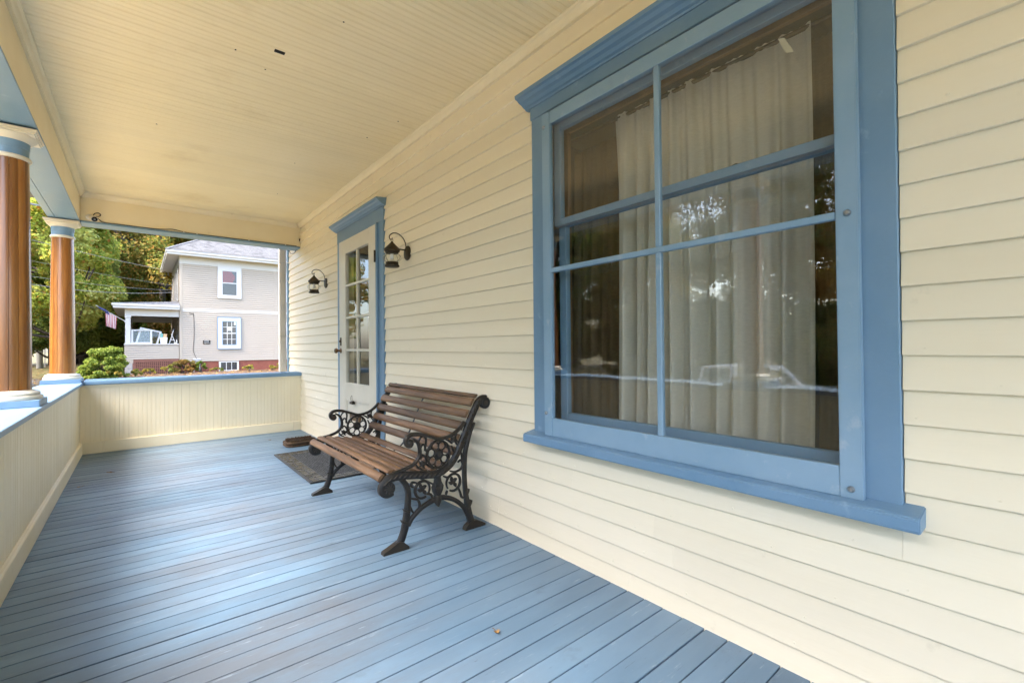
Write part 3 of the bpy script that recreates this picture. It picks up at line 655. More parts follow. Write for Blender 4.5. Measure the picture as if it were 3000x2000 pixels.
b = MB(); b.box(-W-.29, -.0405, CAPB-.002, -W+.0300, .225, CAPT-.020); b.build('cap', MT['bluecap'], FP, bevel=.002)
CT = CAPT-.019
# beams
ZB = 2.473
BF = thing('front_beam', 'porch front beam, cream inside face with blue underside', 'beam', (-2.33, -4, ZB))
b = MB(); b.box(-W-.235, YE, ZB+.014, -W, .195, H); b.build('beam_face', MT['cream'], BF, bevel=.002)
for (xa, xb) in ((-W-.179, -W+.0008), (-W-.238, -W-.182)):
    b = MB(); b.box(xa, YE, ZB, xb, .197, ZB+.0135); b.build('soffit_board', MT['blue'], BF, bevel=.0015)
b = MB(); b.prism([(-W-p-.001, H+q) for p, q in CROWN], 1, YE, -.001); b.build('crown_moulding', MT['cream'], BF)
BE = thing('end_beam', 'cream beam with blue underside spanning the far end of the porch', 'beam', (-1.1, .1, ZB))
b = MB(); b.box(-W+.0005, .0, ZB+.016, -.002, .19, H); b.build('beam_face', MT['cream'], BE, bevel=.002)
b = MB(); b.box(-W+.002, -.016, ZB-.006, -.006, .21, ZB+.0155); b.build('soffit_board', MT['blue'], BE, bevel=.002)
b = MB(); b.prism([(p-.001, H+q) for p, q in CROWN], 0, -W+.002, -.0605); b.build('crown_moulding', MT['cream'], BE)

# columns
def column_parts(t):
    cx, cy_ = t.location.x, t.location.y
    b = MB(); b.box(cx-.152, cy_-.155, CT+.0005, cx+.152, cy_+.155, CT+.042); b.build('plinth', MT['bluecap'], t, bevel=.004, seg=2)
    b = MB(); b.lathe([(.148, .0425), (.150, .050), (.150, .060), (.146, .066), (.134, .070), (.138, .076), (.138, .084), (.128, .092), (.112, .097), (.108, .101)], (cx, cy_, CT), 48); b.build('base', MT['white'], t, smooth=35)
    z0, z1 = CT+.099, 2.283
    sh = bpy.data.objects.new('shaft', None); link(sh, t, (cx, cy_, z0)); sh.location = (0, 0, z0-t.location.z)
    ns = 14; st = MB(); m = 14; half = math.pi/ns-.0010/.1
    prof = []
    for i in range(m+1):
        u = i/m; prof.append((.0995-.0135*(u**1.6), (z1-z0)*u))
    vs = []; seg = 4
    for (r_, h_) in prof:
        for k_ in range(seg+1):
            a = -half+2*half*k_/seg; rr = r_-(.0007 if k_ in (0, seg) else 0); vs.append((rr*math.cos(a), rr*math.sin(a), h_))
        for k_ in range(seg+1):
            a = half-2*half*k_/seg; vs.append((r_*.9*math.cos(a), r_*.9*math.sin(a), h_))
    q = 2*(seg+1); fs = [(i*q+k_, i*q+(k_+1) % q, (i+1)*q+(k_+1) % q, (i+1)*q+k_) for i in range(m) for k_ in range(q)]
    st.add(vs, fs); me = st.mesh('stave', MT['column'], smooth=35)
    for k_ in range(ns):
        o = bpy.data.objects.new('stave', me); link(o, sh, (cx, cy_, z0)); o.rotation_euler = (0, 0, 2*math.pi*k_/ns+.13)
    b = MB(); b.lathe([(.086, 0), (.094, .003), (.098, .010), (.098, .018), (.094, .025), (.087, .0275)], (cx, cy_, z1-.002), 48); b.build('astragal', MT['white'], t, smooth=35)
    b = MB(); b.lathe([(.0865, .026), (.0865, .072), (.0885, .074), (.0905, .078), (.0905, .110), (.092, .114)], (cx, cy_, z1-.002), 48); b.build('neck', MT['blue'], t, smooth=35)
    b = MB(); b.lathe([(.090, .1125), (.096, .116), (.108, .126), (.122, .142), (.126, .148), (.120, .1545)], (cx, cy_, z1-.002), 48)
    for (hw, za, zb) in ((.122, .150, .160), (.130, .1602, .1715), (.137, .1717, .1795)): b.box(cx-hw, cy_-hw, z1-.002+za, cx+hw, cy_+hw, z1-.002+zb)
    b.add([], []); b.build('capital', MT['white'], t, smooth=35)
COLX = -2.345
cols = [(.045, 'varnished wood column at the far corner of the porch'), (-2.525, 'varnished wood column cut by the left edge of the picture, nearest the camera'),
        (-4.95, 'varnished wood column seen only as a reflection in the window')]
for cy_, lab in cols:
    t = thing('porch_column', lab, 'column', (COLX, cy_, CT), 'columns along the porch front')
    column_parts(t)

# ================================================================== THE BENCH
BY0, BY1 = -4.33, -3.05        # near and far end frames
BENCH = thing('garden_bench', 'wood slatted garden bench with ornate black cast iron ends', 'bench', (-.40, (BY0+BY1)/2, 0))
band = [(-.030, .752), (-.034, .735), (-.052, .732), (-.062, .748), (-.052, .768), (-.030, .774), (-.018, .752), (-.026, .722), (-.055, .712)]
band_back = crom([(-.036, .790), (-.066, .786), (-.095, .762), (-.124, .715), (-.160, .648), (-.190, .585), (-.214, .537), (-.243, .482), (-.282, .427), (-.326, .394), (-.384, .372), (-.458, .379), (-.547, .394), (-.633, .404), (-.683, .397), (-.716, .370), (-.722, .338), (-.696, .316), (-.662, .322)], 7)
def frame_parts(parent, yc):
    """one cast iron end: band, arch and scrollwork, with legs, armrest and rosette as its own pieces"""
    b = MB()
    b.ribbon(band_back, [.014, .020, .021, .021, .020, .021, .022, .024, .021, .016], yc, .016)
    # scroll discs: back top, seat front
    b.lathe([(0, -.017), (.012, -.0175), (.020, -.013), (.030, -.016), (.036, -.012), (.037, 0), (.036, .012), (.030, .016), (.020, .013), (.012, .0175), (0, .017)], (-.046, yc, .754), 24, axis=1)
    b.lathe([(0, -.018), (.010, -.019), (.018, -.013), (.028, -.015), (.034, -.011), (.035, 0), (.034, .011), (.028, .015), (.018, .013), (.010, .019), (0, .018)], (-.684, yc, .347), 24, axis=1)
    for k in range(9):
        a = math.pi*2*k/9
        b.ribbon([(-.684+.012*math.cos(a), .347+.012*math.sin(a)), (-.684+.031*math.cos(a+.35), .347+.031*math.sin(a+.35))], [.002, .005], yc-.011, .006, n=6)
    # relief: rings and diagonal leaves on the band, both faces
    P = band_back; d = np.r_[0, np.cumsum(np.linalg.norm(np.diff(P, axis=0), axis=1))]
    s = .06
    while s < d[-1]-.09:
        x_, z_ = np.interp(s, d, P[:, 0]), np.interp(s, d, P[:, 1])
        for sg in (-1, 1):
            if s < .52:
                b.tube([(x_+.011*math.cos(a), yc+sg*.015, z_+.011*math.sin(a)) for a in np.linspace(0, 6.283, 11)[:-1]], .0035, 5, closed=True)
                b.lathe([(.005, 0), (.004, sg*.004), (0, sg*.005)], (x_, yc+sg*.014, z_), 6, axis=1)
            else:
                b.tube([(x_-.014, yc+sg*.015, z_-.010), (x_-.004, yc+sg*.0175, z_-.004), (x_+.005, yc+sg*.0175, z_+.005), (x_+.014, yc+sg*.015, z_+.011)], [.002, .0045, .0045, .002], 5)
        s += .030
    arch = crom([(-.572, .120), (-.549, .155), (-.496, .196), (-.430, .222), (-.385, .229), (-.337, .226), (-.268, .195), (-.208, .140), (-.174, .080)], 6)
    b.ribbon(arch, [.013, .013, .014, .016, .014, .013, .015], yc, .012)
    # pendant and shield in the middle
    b.ribbon([(-.385, .376), (-.385, .350), (-.384, .325), (-.385, .300), (-.385, .275), (-.385, .250), (-.385, .232)], [.028, .020, .024, .040, .034, .020, .022], yc, .013)
    b.ribbon([(-.385, .248), (-.385, .225), (-.385, .205), (-.385, .186)], [.020, .026, .018, .003], yc, .017)
    for sg in (-1, 1):
        for k in range(5):
            b.tube([(-.385-.022+.011*k, yc+sg*.011, .318), (-.385-.014+.007*k, yc+sg*.015, .290), (-.385-.006+.003*k, yc+sg*.011, .258)], [.002, .004, .002], 5)
    # lower scrollwork rings with three-lobed leaves
    for (cx, cz, rx, rz, flip) in ((-.482, .300, .046, .048, 1), (-.278, .302, .048, .050, -1)):
        ring = [(cx+flip*rx*math.cos(a), cz+rz*math.sin(a)) for a in np.linspace(-.6, 5.2, 22)]
        b.ribbon(ring, [.004, .007, .008, .006], yc, .009)
        for a, ln in ((1.9, .038), (.7, .030), (3.0, .030), (-1.1, .034)):
            q = (cx+ln*math.cos(a), cz+ln*math.sin(a)); mid = (cx+ln*.55*math.cos(a+.2), cz+ln*.55*math.sin(a+.2))
            b.ribbon(crom([(cx, cz-.004), mid, q], 3), [.004, .012, .003], yc, .009)
    for pts in ([(-.560, .225), (-.540, .185), (-.512, .188), (-.500, .215), (-.512, .248), (-.545, .262), (-.565, .270)], [(-.520, .345), (-.545, .352), (-.552, .335), (-.540, .325)],
                [(-.455, .270), (-.430, .262), (-.420, .240)], [(-.245, .265), (-.232, .235), (-.222, .205), (-.205, .196), (-.196, .215)], [(-.320, .262), (-.330, .240)],
                [(-.300, .372), (-.262, .362), (-.225, .372), (-.212, .400), (-.226, .425), (-.246, .415)], [(-.345, .350), (-.318, .338), (-.30, .345)], [(-.222, .470), (-.214, .430), (-.206, .395)]):
        b.ribbon(crom(pts, 4), [.005, .0075, .005], yc, .008)
    sf = b.build('side_frame', MT['iron'], parent, smooth=50)
    # legs with splayed feet
    fr = MB(); fr.ribbon(crom([(-.612, .384), (-.583, .345), (-.570, .295), (-.573, .236), (-.579, .186), (-.588, .129), (-.600, .085), (-.618, .045), (-.640, .022)], 5), [.014, .016, .016, .017, .019, .021, .020, .022, .026], yc, .014)
    fr.prism([(-.722, .0005), (-.574, .0005), (-.576, .016), (-.604, .042), (-.634, .050), (-.690, .026), (-.718, .016)], 1, yc-.019, yc+.019)
    fr.ribbon([(-.578, .135), (-.606, .150), (-.612, .156)], [.012, .008, .002], yc, .0155); fr.ribbon([(-.566, .195), (-.592, .208), (-.598, .214)], [.010, .008, .002], yc, .0155)
    fr.build('leg', MT['iron'], sf, smooth=40, bevel=0)
    rr = MB(); rr.ribbon(crom([(-.128, .640), (-.160, .575), (-.179, .517), (-.196, .446), (-.200, .336), (-.194, .237), (-.184, .170), (-.172, .102), (-.158, .050), (-.146, .020)], 5), [.010, .013, .014, .014, .014, .016, .020, .022, .024], yc, .014)
    rr.prism([(-.204, .0005), (-.060, .0005), (-.060, .014), (-.082, .026), (-.124, .046), (-.160, .046), (-.192, .026), (-.202, .016)], 1, yc-.019, yc+.019)
    rr.ribbon([(-.180, .125), (-.158, .160), (-.152, .172)], [.012, .008, .002], yc, .0155); rr.ribbon([(-.194, .20), (-.176, .232), (-.171, .244)], [.010, .007, .002], yc, .0155)
    rr.build('leg', MT['iron'], sf, smooth=40)
    ar = MB(); ar.ribbon(crom([(-.556, .582), (-.546, .570), (-.556, .556), (-.572, .560), (-.583, .581), (-.577, .604), (-.551, .617), (-.506, .616), (-.449, .599), (-.390, .576), (-.349, .571), (-.287, .583), (-.235, .613), (-.196, .650)], 5), [.007, .010, .012, .011, .009, .009, .010], yc, .017)
    ar.lathe([(0, -.019), (.008, -.019), (.016, -.013), (.020, -.010), (.020, .010), (.016, .013), (.008, .019), (0, .019)], (-.562, yc, .575), 16, axis=1)
    ar.ribbon(crom([(-.545, .598), (-.512, .572), (-.497, .527), (-.503, .487), (-.532, .455), (-.584, .436), (-.660, .424)], 5), [.006, .009, .010, .010, .010, .008], yc, .012)
    for pts in ([(-.507, .570), (-.491, .596), (-.468, .603), (-.457, .577), (-.461, .540), (-.457, .511)], [(-.492, .534), (-.480, .553), (-.465, .544), (-.465, .516)], [(-.492, .475), (-.484, .495), (-.465, .481), (-.456, .453)],
                [(-.336, .566), (-.308, .552), (-.286, .532)], [(-.300, .574), (-.270, .548), (-.250, .520)], [(-.255, .590), (-.262, .560), (-.246, .536)], [(-.290, .520), (-.275, .490), (-.262, .470)],
                [(-.452, .505), (-.448, .470), (-.466, .442), (-.500, .432)], [(-.520, .448), (-.505, .425), (-.480, .412)], [(-.470, .452), (-.440, .425), (-.410, .405)], [(-.500, .462), (-.484, .440), (-.470, .420)]):
        ar.ribbon(crom(pts, 4), [.004, .0065, .004], yc, .008)
    for (cx, cz, r0, n_) in ((-.275, .552, .020, 5), (-.482, .446, .018, 5)):
        for k in range(n_):
            a = 2*math.pi*k/n_+.4; ar.ribbon([(cx, cz), (cx+r0*.6*math.cos(a), cz+r0*.6*math.sin(a)), (cx+r0*math.cos(a), cz+r0*math.sin(a))], [.004, .008, .002], yc, .009, n=6)
    ar.build('armrest', MT['iron'], sf, smooth=50)
    ro = MB(); cx, cz, rx, rz = -.378, .484, .074, .078
    ro.ribbon([(cx+rx*math.cos(a), cz+rz*math.sin(a)) for a in np.linspace(0, 2*math.pi, 33)[:-1]], .0068, yc, .012, closed=True)
    for k in range(7):
        a0 = 2*math.pi*k/7+.2; px, pz = cx+rx*.66*math.cos(a0), cz+rz*.66*math.sin(a0)
        ro.ribbon([(px+.0235*math.cos(a), pz+.0235*math.sin(a)) for a in np.linspace(0, 2*math.pi, 13)[:-1]], .0035, yc, .008, closed=True, n=6)
    ro.lathe([(0, -.012), (.010, -.013), (.014, -.009), (.020, -.012), (.027, -.010), (.030, 0), (.027, .010), (.020, .012), (.014, .009), (.010, .013), (0, .012)], (cx, yc, cz), 18, axis=1)
    ro.build('rosette', MT['iron'], sf, smooth=50)
frame_parts(BENCH, BY0); frame_parts(BENCH, BY1)
# slats follow the sitting curve
sit = crom([(-.742, .352), (-.736, .388), (-.712, .418), (-.672, .430), (-.62, .428), (-.55, .416), (-.47, .402), (-.40, .398), (-.345, .412), (-.300, .446), (-.264, .497), (-.238, .55), (-.212, .605), (-.182, .668), (-.150, .730), (-.118, .783), (-.085, .812), (-.05, .818)], 8)
dl = np.r_[0, np.cumsum(np.linalg.norm(np.diff(sit, axis=0), axis=1))]
def at_s(s):
    x_, z_ = np.interp(s, dl, sit[:, 0]), np.interp(s, dl, sit[:, 1]); e = .006
    dx, dz = np.interp(s+e, dl, sit[:, 0])-np.interp(s-e, dl, sit[:, 0]), np.interp(s+e, dl, sit[:, 1])-np.interp(s-e, dl, sit[:, 1])
    return x_, z_, math.atan2(dz, dx)
sl = {}
for nm, wd in (('seat_slat', .047), ('back_slat', .054), ('top_slat', .030)):
    b = MB(); q = wd/2; b.prism([(-q*.92, -.007), (q*.92, -.007), (q, -.003), (q*.97, .001), (q*.8, .0055), (q*.45, .0088), (0, .0098), (-q*.45, .0088), (-q*.8, .0055), (-q*.97, .001), (-q, -.003)], 1, -(BY1-BY0)/2+.010, (BY1-BY0)/2-.010); sl[nm] = b.mesh(nm, MT['slat'], smooth=50)
spots = [('seat_slat', .062+.0655*i) for i in range(6)]+[('seat_slat', .452)]
s0 = .555
spots += [('back_slat', s0+.0775*i) for i in range(5)]+[('top_slat', s0+.0775*4+.047)]
for nm, s in spots:
    x_, z_, a = at_s(s)
    inst(sl[nm], nm, BENCH, (x_, (BY0+BY1)/2, z_), (0, -a, 0))
b = MB(); ss = np.linspace(.10, s0+.0775*4+.03, 40); pts = []
for s in ss:
    x_, z_, a = at_s(s); pts.append((x_+.014*math.sin(a), z_-.014*math.cos(a)))
b.ribbon(pts, .003, (BY0+BY1)/2, .010, n=6); b.build('centre_brace', MT['iron'], BENCH)
b = MB(); b.tube([(-.385, BY0, .30), (-.385, BY1, .30)], .006, 8); b.build('tie_rod', MT['iron'], BENCH)

# ================================================================== WALL LANTERNS
def lantern(y0, z0, label):
    t = thing('wall_lantern', label, 'wall lamp', (-.017, y0, z0), 'bronze lanterns beside the door')
    b = MB(); b.lathe([(.058, 0), (.060, -.004), (.056, -.010), (.046, -.014), (.020, -.018), (0, -.019)], (-.012, y0, z0), 28, axis=0); b.build('backplate', MT['bronze'], t, smooth=35)
    cx = -.150; q = MB()
    q.tube(crom([(-.028, y0, z0+.030), (-.032, y0, z0+.075), (-.055, y0, z0+.118), (-.095, y0, z0+.146), (-.135, y0, z0+.148), (-.166, y0, z0+.128), (-.172, y0, z0+.105), (-.160, y0, z0+.092), (-.150, y0, z0+.098), (-.146, y0, z0+.106)], 6), .0042, 8)
    q.build('hook', MT['bronze'], t, smooth=60)
    q = MB(); q.tube([(-.028, y0, z0+.022), (cx+.045, y0, z0+.024)], .006, 8); q.build('arm', MT['bronze'], t, smooth=60)
    q = MB(); q.lathe([(.0, .080), (.008, .078), (.010, .070), (.014, .066), (.062, .016), (.066, .010), (.060, .006), (.060, -.004), (.050, -.012), (.048, -.020), (.030, -.022)], (cx, y0, z0), 28); q.tube([(cx+.009*math.cos(a), y0, z0+.086+.010*math.sin(a)) for a in np.linspace(0, 6.283, 13)[:-1]], .0022, 6, closed=True); q.build('cap', MT['bronze'], t, smooth=35)
    q = MB(); q.lathe([(.048, -.016), (.056, -.026), (.070, -.042), (.0745, -.054), (.070, -.066), (.056, -.082), (.047, -.090)], (cx, y0, z0), 32); q.build('globe', MT['globe'], t, smooth=60)
    q = MB(); q.lathe([(.046, -.088), (.050, -.090), (.051, -.100), (.047, -.104), (.052, -.108), (.058, -.116), (.058, -.124), (.052, -.128), (.0, -.128)], (cx, y0, z0), 28); q.build('base_ring', MT['bronze'], t, smooth=35)
    q = MB(); q.lathe([(.013, -.018), (.014, -.040), (.017, -.050), (.016, -.062), (.009, -.070), (0, -.072)], (cx, y0, z0), 16); q.build('bulb', MT['plastic_w'], t, smooth=50)
    q = MB()
    for a in (0, 1.57, 3.14, 4.71):
        q.tube([(cx+r_*math.cos(a+.5), y0+r_*math.sin(a+.5), z0+h_) for r_, h_ in ((.050, -.016), (.073, -.040), (.078, -.054), (.073, -.068), (.050, -.090))], .0014, 5)
    q.build('cage', MT['bronze'], t, smooth=60)
lantern(-1.115, 1.868, 'bronze ship lantern on the clapboards left of the door, farther one')
lantern(-3.225, 1.876, 'bronze ship lantern on the clapboards right of the door, nearer one')

# ================================================================== DOORMAT, BOOT BRUSH, LEAVES
MX0, MX1, MY0, MY1 = -.645, -.075, -2.735, -1.430
MAT = thing('doormat', 'black rubber doormat with stone pattern border in front of the door', 'doormat', (-.36, -2.08, 0))
b = MB(); b.box(MX0, MY0, .0012, MX1, MY1, .008); b.build('base', MT['rubber'], MAT, bevel=.003)
b = MB()
for (xa, ya, xb, yb) in ((MX0, MY0, MX0+.016, MY1), (MX1-.016, MY0, MX1, MY1), (MX0+.0165, MY0, MX1-.0165, MY0+.016), (MX0+.0165, MY1-.016, MX1-.0165, MY1)): b.box(xa, ya, .0082, xb, yb, .013)
b.build('rim', MT['rubber'], MAT, bevel=.002)
r = random.Random(4)
def tiles(x0, x1, y0, y1, along):
    """border band of uneven stones between two edges"""
    a, a1 = (y0, y1) if along == 'y' else (x0, x1); c0, c1 = (x0, x1) if along == 'y' else (y0, y1)
    while a < a1-.02:
        ln = min(r.uniform(.055, .10), a1-a); cuts = [c0]+sorted(c0+(c1-c0)*q for q in r.choice(([.5], [.38], [.62], [.33, .66], [.45])))+[c1]
        for p, q in zip(cuts[:-1], cuts[1:]):
            sub = [(a, a+ln)] if r.random() < .6 else [(a, a+ln*.5), (a+ln*.5, a+ln)]
            for (s, e) in sub:
                m_ = MB(); g = .0045
                if along == 'y': m_.box(p+g, s+g, .0082, q-g, e-g, r.uniform(.0105, .0125))
                else: m_.box(s+g, p+g, .0082, e-g, q-g, r.uniform(.0105, .0125))
                m_.build('mat_stone', MT['tile'], MAT, bevel=.0022)
        a += ln
tiles(MX0+.02, MX0+.135, MY0+.02, MY1-.02, 'y'); tiles(MX1-.135, MX1-.02, MY0+.02, MY1-.02, 'y')
tiles(MX0+.137, MX1-.137, MY0+.02, MY0+.135, 'x'); tiles(MX0+.137, MX1-.137, MY1-.135, MY1-.02, 'x')
b = MB()
xa = MX0+.14
while xa < MX1-.145:
    ya = MY0+.14
    while ya < MY1-.145:
        sx, sy = r.uniform(.012, .02), r.uniform(.014, .03); z_ = r.uniform(.0105, .014)
        b.add([(xa, ya, .008), (xa+sx, ya+.003, .008), (xa+sx*.9, ya+sy, .008), (xa+.002, ya+sy, .008), (xa+sx*.5, ya+sy*.5, z_)], [(0, 1, 4), (1, 2, 4), (2, 3, 4), (3, 0, 4)])
        ya += sy+.003
    xa += .019
b.build('nubs', MT['rubber'], MAT, kind='stuff')

BR = thing('boot_brush', 'brown bristle boot scraper brush on the floor near the far wall', 'boot brush', (-.28, -1.02, 0))
bx0, bx1, by0, by1 = -.455, -.115, -1.155, -.905
def rrect(x0, x1, y0, y1, rad, n=6):
    out = []
    for (cx, cy_, a0) in ((x1-rad, y1-rad, 0), (x0+rad, y1-rad, 90), (x0+rad, y0+rad, 180), (x1-rad, y0+rad, 270)):
        for k in range(n+1): a = R(a0+90*k/n); out.append((cx+rad*math.cos(a), cy_+rad*math.sin(a)))
    return out
b = MB(); b.prism(rrect(bx0, bx1, by0, by1, .07), 2, .001, .022); b.build('base', MT['bristle'], BR, bevel=.004)
b = MB(); pa = rrect(bx0+.012, bx1-.012, by0+.012, by1-.012, .062); b.tube([(p, q, .040) for p, q in pa], .016, 8, closed=True); b.build('rim', MT['bristle'], BR, smooth=60)
for k, (ya, yb, hh) in enumerate(((by0+.030, by0+.075, .072), (by0+.10, by0+.145, .040), (by1-.075, by1-.030, .072))):
    b = MB(); rr_ = random.Random(k)
    for i in range(24):
        for j in range(4):
            x_ = bx0+.04+(bx1-bx0-.08)*i/23+rr_.uniform(-.003, .003); y_ = ya+(yb-ya)*j/3; s_ = .006; h_ = hh+rr_.uniform(-.008, .006)
            tx, ty = rr_.uniform(-.006, .006), rr_.uniform(-.006, .006)
            b.add([(x_-s_, y_-s_, .0225), (x_+s_, y_-s_, .0225), (x_+s_, y_+s_, .0225), (x_-s_, y_+s_, .0225), (x_-s_+tx, y_-s_+ty, h_), (x_+s_+tx, y_-s_+ty, h_), (x_+s_+tx, y_+s_+ty, h_), (x_-s_+tx, y_+s_+ty, h_)], [(4, 5, 6, 7), (0, 1, 5, 4), (1, 2, 6, 5), (2, 3, 7, 6), (3, 0, 4, 7)])
    b.build('bristles', MT['bristle'], BR, kind='stuff')

MT['dryleaf'] = mat('dry_leaf', (.30, .17, .05), (.16, .08, .03), 40, .7, pos=False)
def floor_leaf(x, y, s, rz, label, curl=.35):
    out = [(0, -.5), (.18, -.30), (.42, -.32), (.30, -.10), (.50, .10), (.24, .14), (.16, .36), (0, .55), (-.16, .36), (-.26, .14), (-.5, .08), (-.30, -.10), (-.40, -.34), (-.18, -.30)]
    b = MB(); vs = [(0, 0, .004)]
    for p, q in out: vs.append((p*s, q*s, .004+s*curl*(p*p*1.6+max(0, q)**2*.9)))
    n = len(out); b.add(vs, [(0, 1+i, 1+(i+1) % n) for i in range(n)])
    b.tube([(0, -.48*s, .005), (.02*s, -.8*s, .008), (.08*s, -1.0*s, .006)], .0012, 5)
    o = b.build('fallen_leaf', MT['dryleaf']); o.location = (x, y, .0006); o.rotation_euler = (0, 0, rz); tag(o, label, 'leaf', 'dry leaves on the porch floor')
floor_leaf(-1.932, -1.17, .050, .8, 'tan dry leaf on the floor near the far left corner of the porch')
floor_leaf(-2.098, -1.592, .034, 2.1, 'small dark dry leaf on the floor close to the front baseboard')
floor_leaf(-.657, -5.249, .030, 3.0, 'tiny brown dry leaf on the bare boards in front of the bench', .9)
floor_leaf(-.50, -.55, .028, 4.0, 'tiny tan dry leaf on the floor beside the boot brush', .9)

# ================================================================== SECURITY CAMERA AND CABLES ON THE END BEAM
SCM = thing('security_camera', 'small white security camera with black lens on the end beam corner', 'camera', (-2.14, -.001, 2.535))
b = MB(); b.lathe([(.032, 0), (.032, -.006), (.020, -.012), (.012, -.014)], (-2.135, -.0005, 2.535), 20, axis=1); b.tube([(-2.135, -.012, 2.535), (-2.125, -.035, 2.532), (-2.112, -.05, 2.525)], .008, 8); b.build('mount', MT['plastic_w'], SCM, smooth=40)
b = MB(); p0 = np.array((-2.118, -.035, 2.528)); p1 = np.array((-2.088, -.118, 2.495)); dv = (p1-p0)/np.linalg.norm(p1-p0)
b.tube([p0-dv*.012, p0, p0+dv*.02, p1-dv*.01, p1], [.012, .022, .028, .030, .029], 20); b.build('housing', MT['plastic_w'], SCM, smooth=40)
b = MB(); b.tube([p1-dv*.002, p1+dv*.004], [.0265, .025], 20); b.build('lens_face', MT['plastic_k'], SCM, smooth=40)
b = MB(); b.tube([p1+dv*.0042, p1+dv*.0065], [.009, .008], 14); b.build('lens', MT['metal'], SCM, smooth=40)
b = MB(); b.tube(crom([(-2.105, -.03, 2.548), (-2.09, -.02, 2.578), (-2.06, -.012, 2.588), (-2.045, -.012, 2.57), (-2.06, -.012, 2.552), (-2.085, -.012, 2.549)], 6), .0042, 7)
b.tube(crom([(-2.07, -.02, 2.53), (-2.05, -.012, 2.512), (-2.02, -.010, 2.494), (-1.9, -.008, 2.4935), (-1.6, -.008, 2.4935), (-1.5, -.009, 2.500), (-1.42, -.010, 2.512), (-1.33, -.009, 2.501), (-1.25, -.008, 2.4935), (-1.0, -.008, 2.4935), (-.6, -.008, 2.4935), (-.06, -.008, 2.4935)], 5), .0038, 6)
b.build('cable', MT['wirek'], SCM, smooth=60)
for x_ in (-1.31, -1.18, -.63, -.20):
    b = MB(); b.box(x_-.007, -.018, 2.4888, x_+.007, -.0005, 2.5015); b.build('cable_clip', MT['plastic_w'], SCM, bevel=.002)
b = MB(); b.tube(crom([(-.10, .20, 2.46), (-.085, .21, 2.43), (-.06, .20, 2.425), (-.035, .18, 2.445), (-.03, .16, 2.466)], 6), .004, 6); tag(b.build('cable_loop', MT['wirek'], smooth=60), 'short black cable loop hanging under the end beam by the wall', 'cable')
b = MB(); b.tube([(-.018, -.006, 2.60), (-.018, -.006, 2.57)], .008, 8); b.tube(crom([(-.020, -.008, 2.585), (-.03, -.028, 2.590), (-.03, -.030, 2.575), (-.02, -.02, 2.562)], 5), .003, 6); tag(b.build('wall_hook', MT['bronze'], smooth=50), 'small dark hook in the corner of beam and wall', 'hook')

# pipes at the far corner of the house
t = thing('downpipe', 'round blue drain pipe at the far corner of the cream house', 'pipe', (-.020, .66, -.5))
b = MB(); b.tube([(-.012, .64, -.45), (-.012, .64, 2.75)], .024, 16); b.build('pipe', MT['blue'], t, smooth=60)
for zz in (2.36, 2.09, 1.29):
    b = MB(); b.tube([(-.012+.0265*math.cos(a), .64+.0265*math.sin(a), zz) for a in np.linspace(0, 6.283, 17)[:-1]], .005, 6, closed=True); b.tube([(-.035, .625, zz), (-.14, .652, zz-.004)], .0035, 6); b.build('pipe_strap', MT['metal'], t, smooth=60)
t = thing('meter_conduit', 'grey square conduit standing beside the blue drain pipe', 'conduit', (-.13, .74, -.5))
b = MB(); b.box(-.108, .66, -.45, -.038, .73, 2.80); b.build('conduit', MT['conduit'], t, bevel=.004)
b = MB(); b.box(-.130, .662, -.45, -.1085, .728, 2.80); b.build('lit_edge', MT['nwhite'], t, bevel=.002)  # white strip stands in for the light catching the conduit's edge

# ================================================================== THE NEIGHBOUR'S HOUSE
NY = 20.456                        # its side wall faces the porch
NX0, NX1 = -.18, 9.0; ND = 7.6     # corner next to its porch, far corner, depth
NB, NT = .50, 5.50
NH = thing('neighbour_house', 'beige two storey house with white trim and grey hip roof beyond the porch', 'house', (NX0, NY, -.1))
def lap(b, axis, p, a0, a1, z0, z1, sgn, e=.102, d=.014):
    """lap siding courses on a wall: axis is the direction the boards run, p the wall plane, sgn the outward side"""
    z = z0
    while z < z1-.01:
        t = min(e, z1-z)
        poly = [(p, z+e*.20), (p+sgn*d*1.9, z+e*.20), (p+sgn*d*1.9, z+e*.26), (p+sgn*.004, z+t), (p, z+t)]
        b.prism(poly, axis, a0, a1); z += e
b = MB(); lap(b, 0, NY, NX0+.09, NX1, NB+.01, 2.95, -1); lap(b, 0, NY, NX0+.09, NX1, 3.085, 5.24, -1); b.build('side_siding', MT['beige'], NH, kind='stuff')
b = MB(); lap(b, 1, NX0, NY+.09, NY+ND, .45, 5.35, -1); b.build('front_siding', MT['beige'], NH, kind='stuff')
b = MB(); b.box(NX0+.001, NY+.001, NB, NX1, NY+ND, 5.6); b.build('wall', MT['beige'], NH)
b = MB(); b.box(NX0+.05, NY+.03, -.4, NX1-.03, NY+ND-.03, NB-.001); b.build('foundation', MT['brick'], NH)
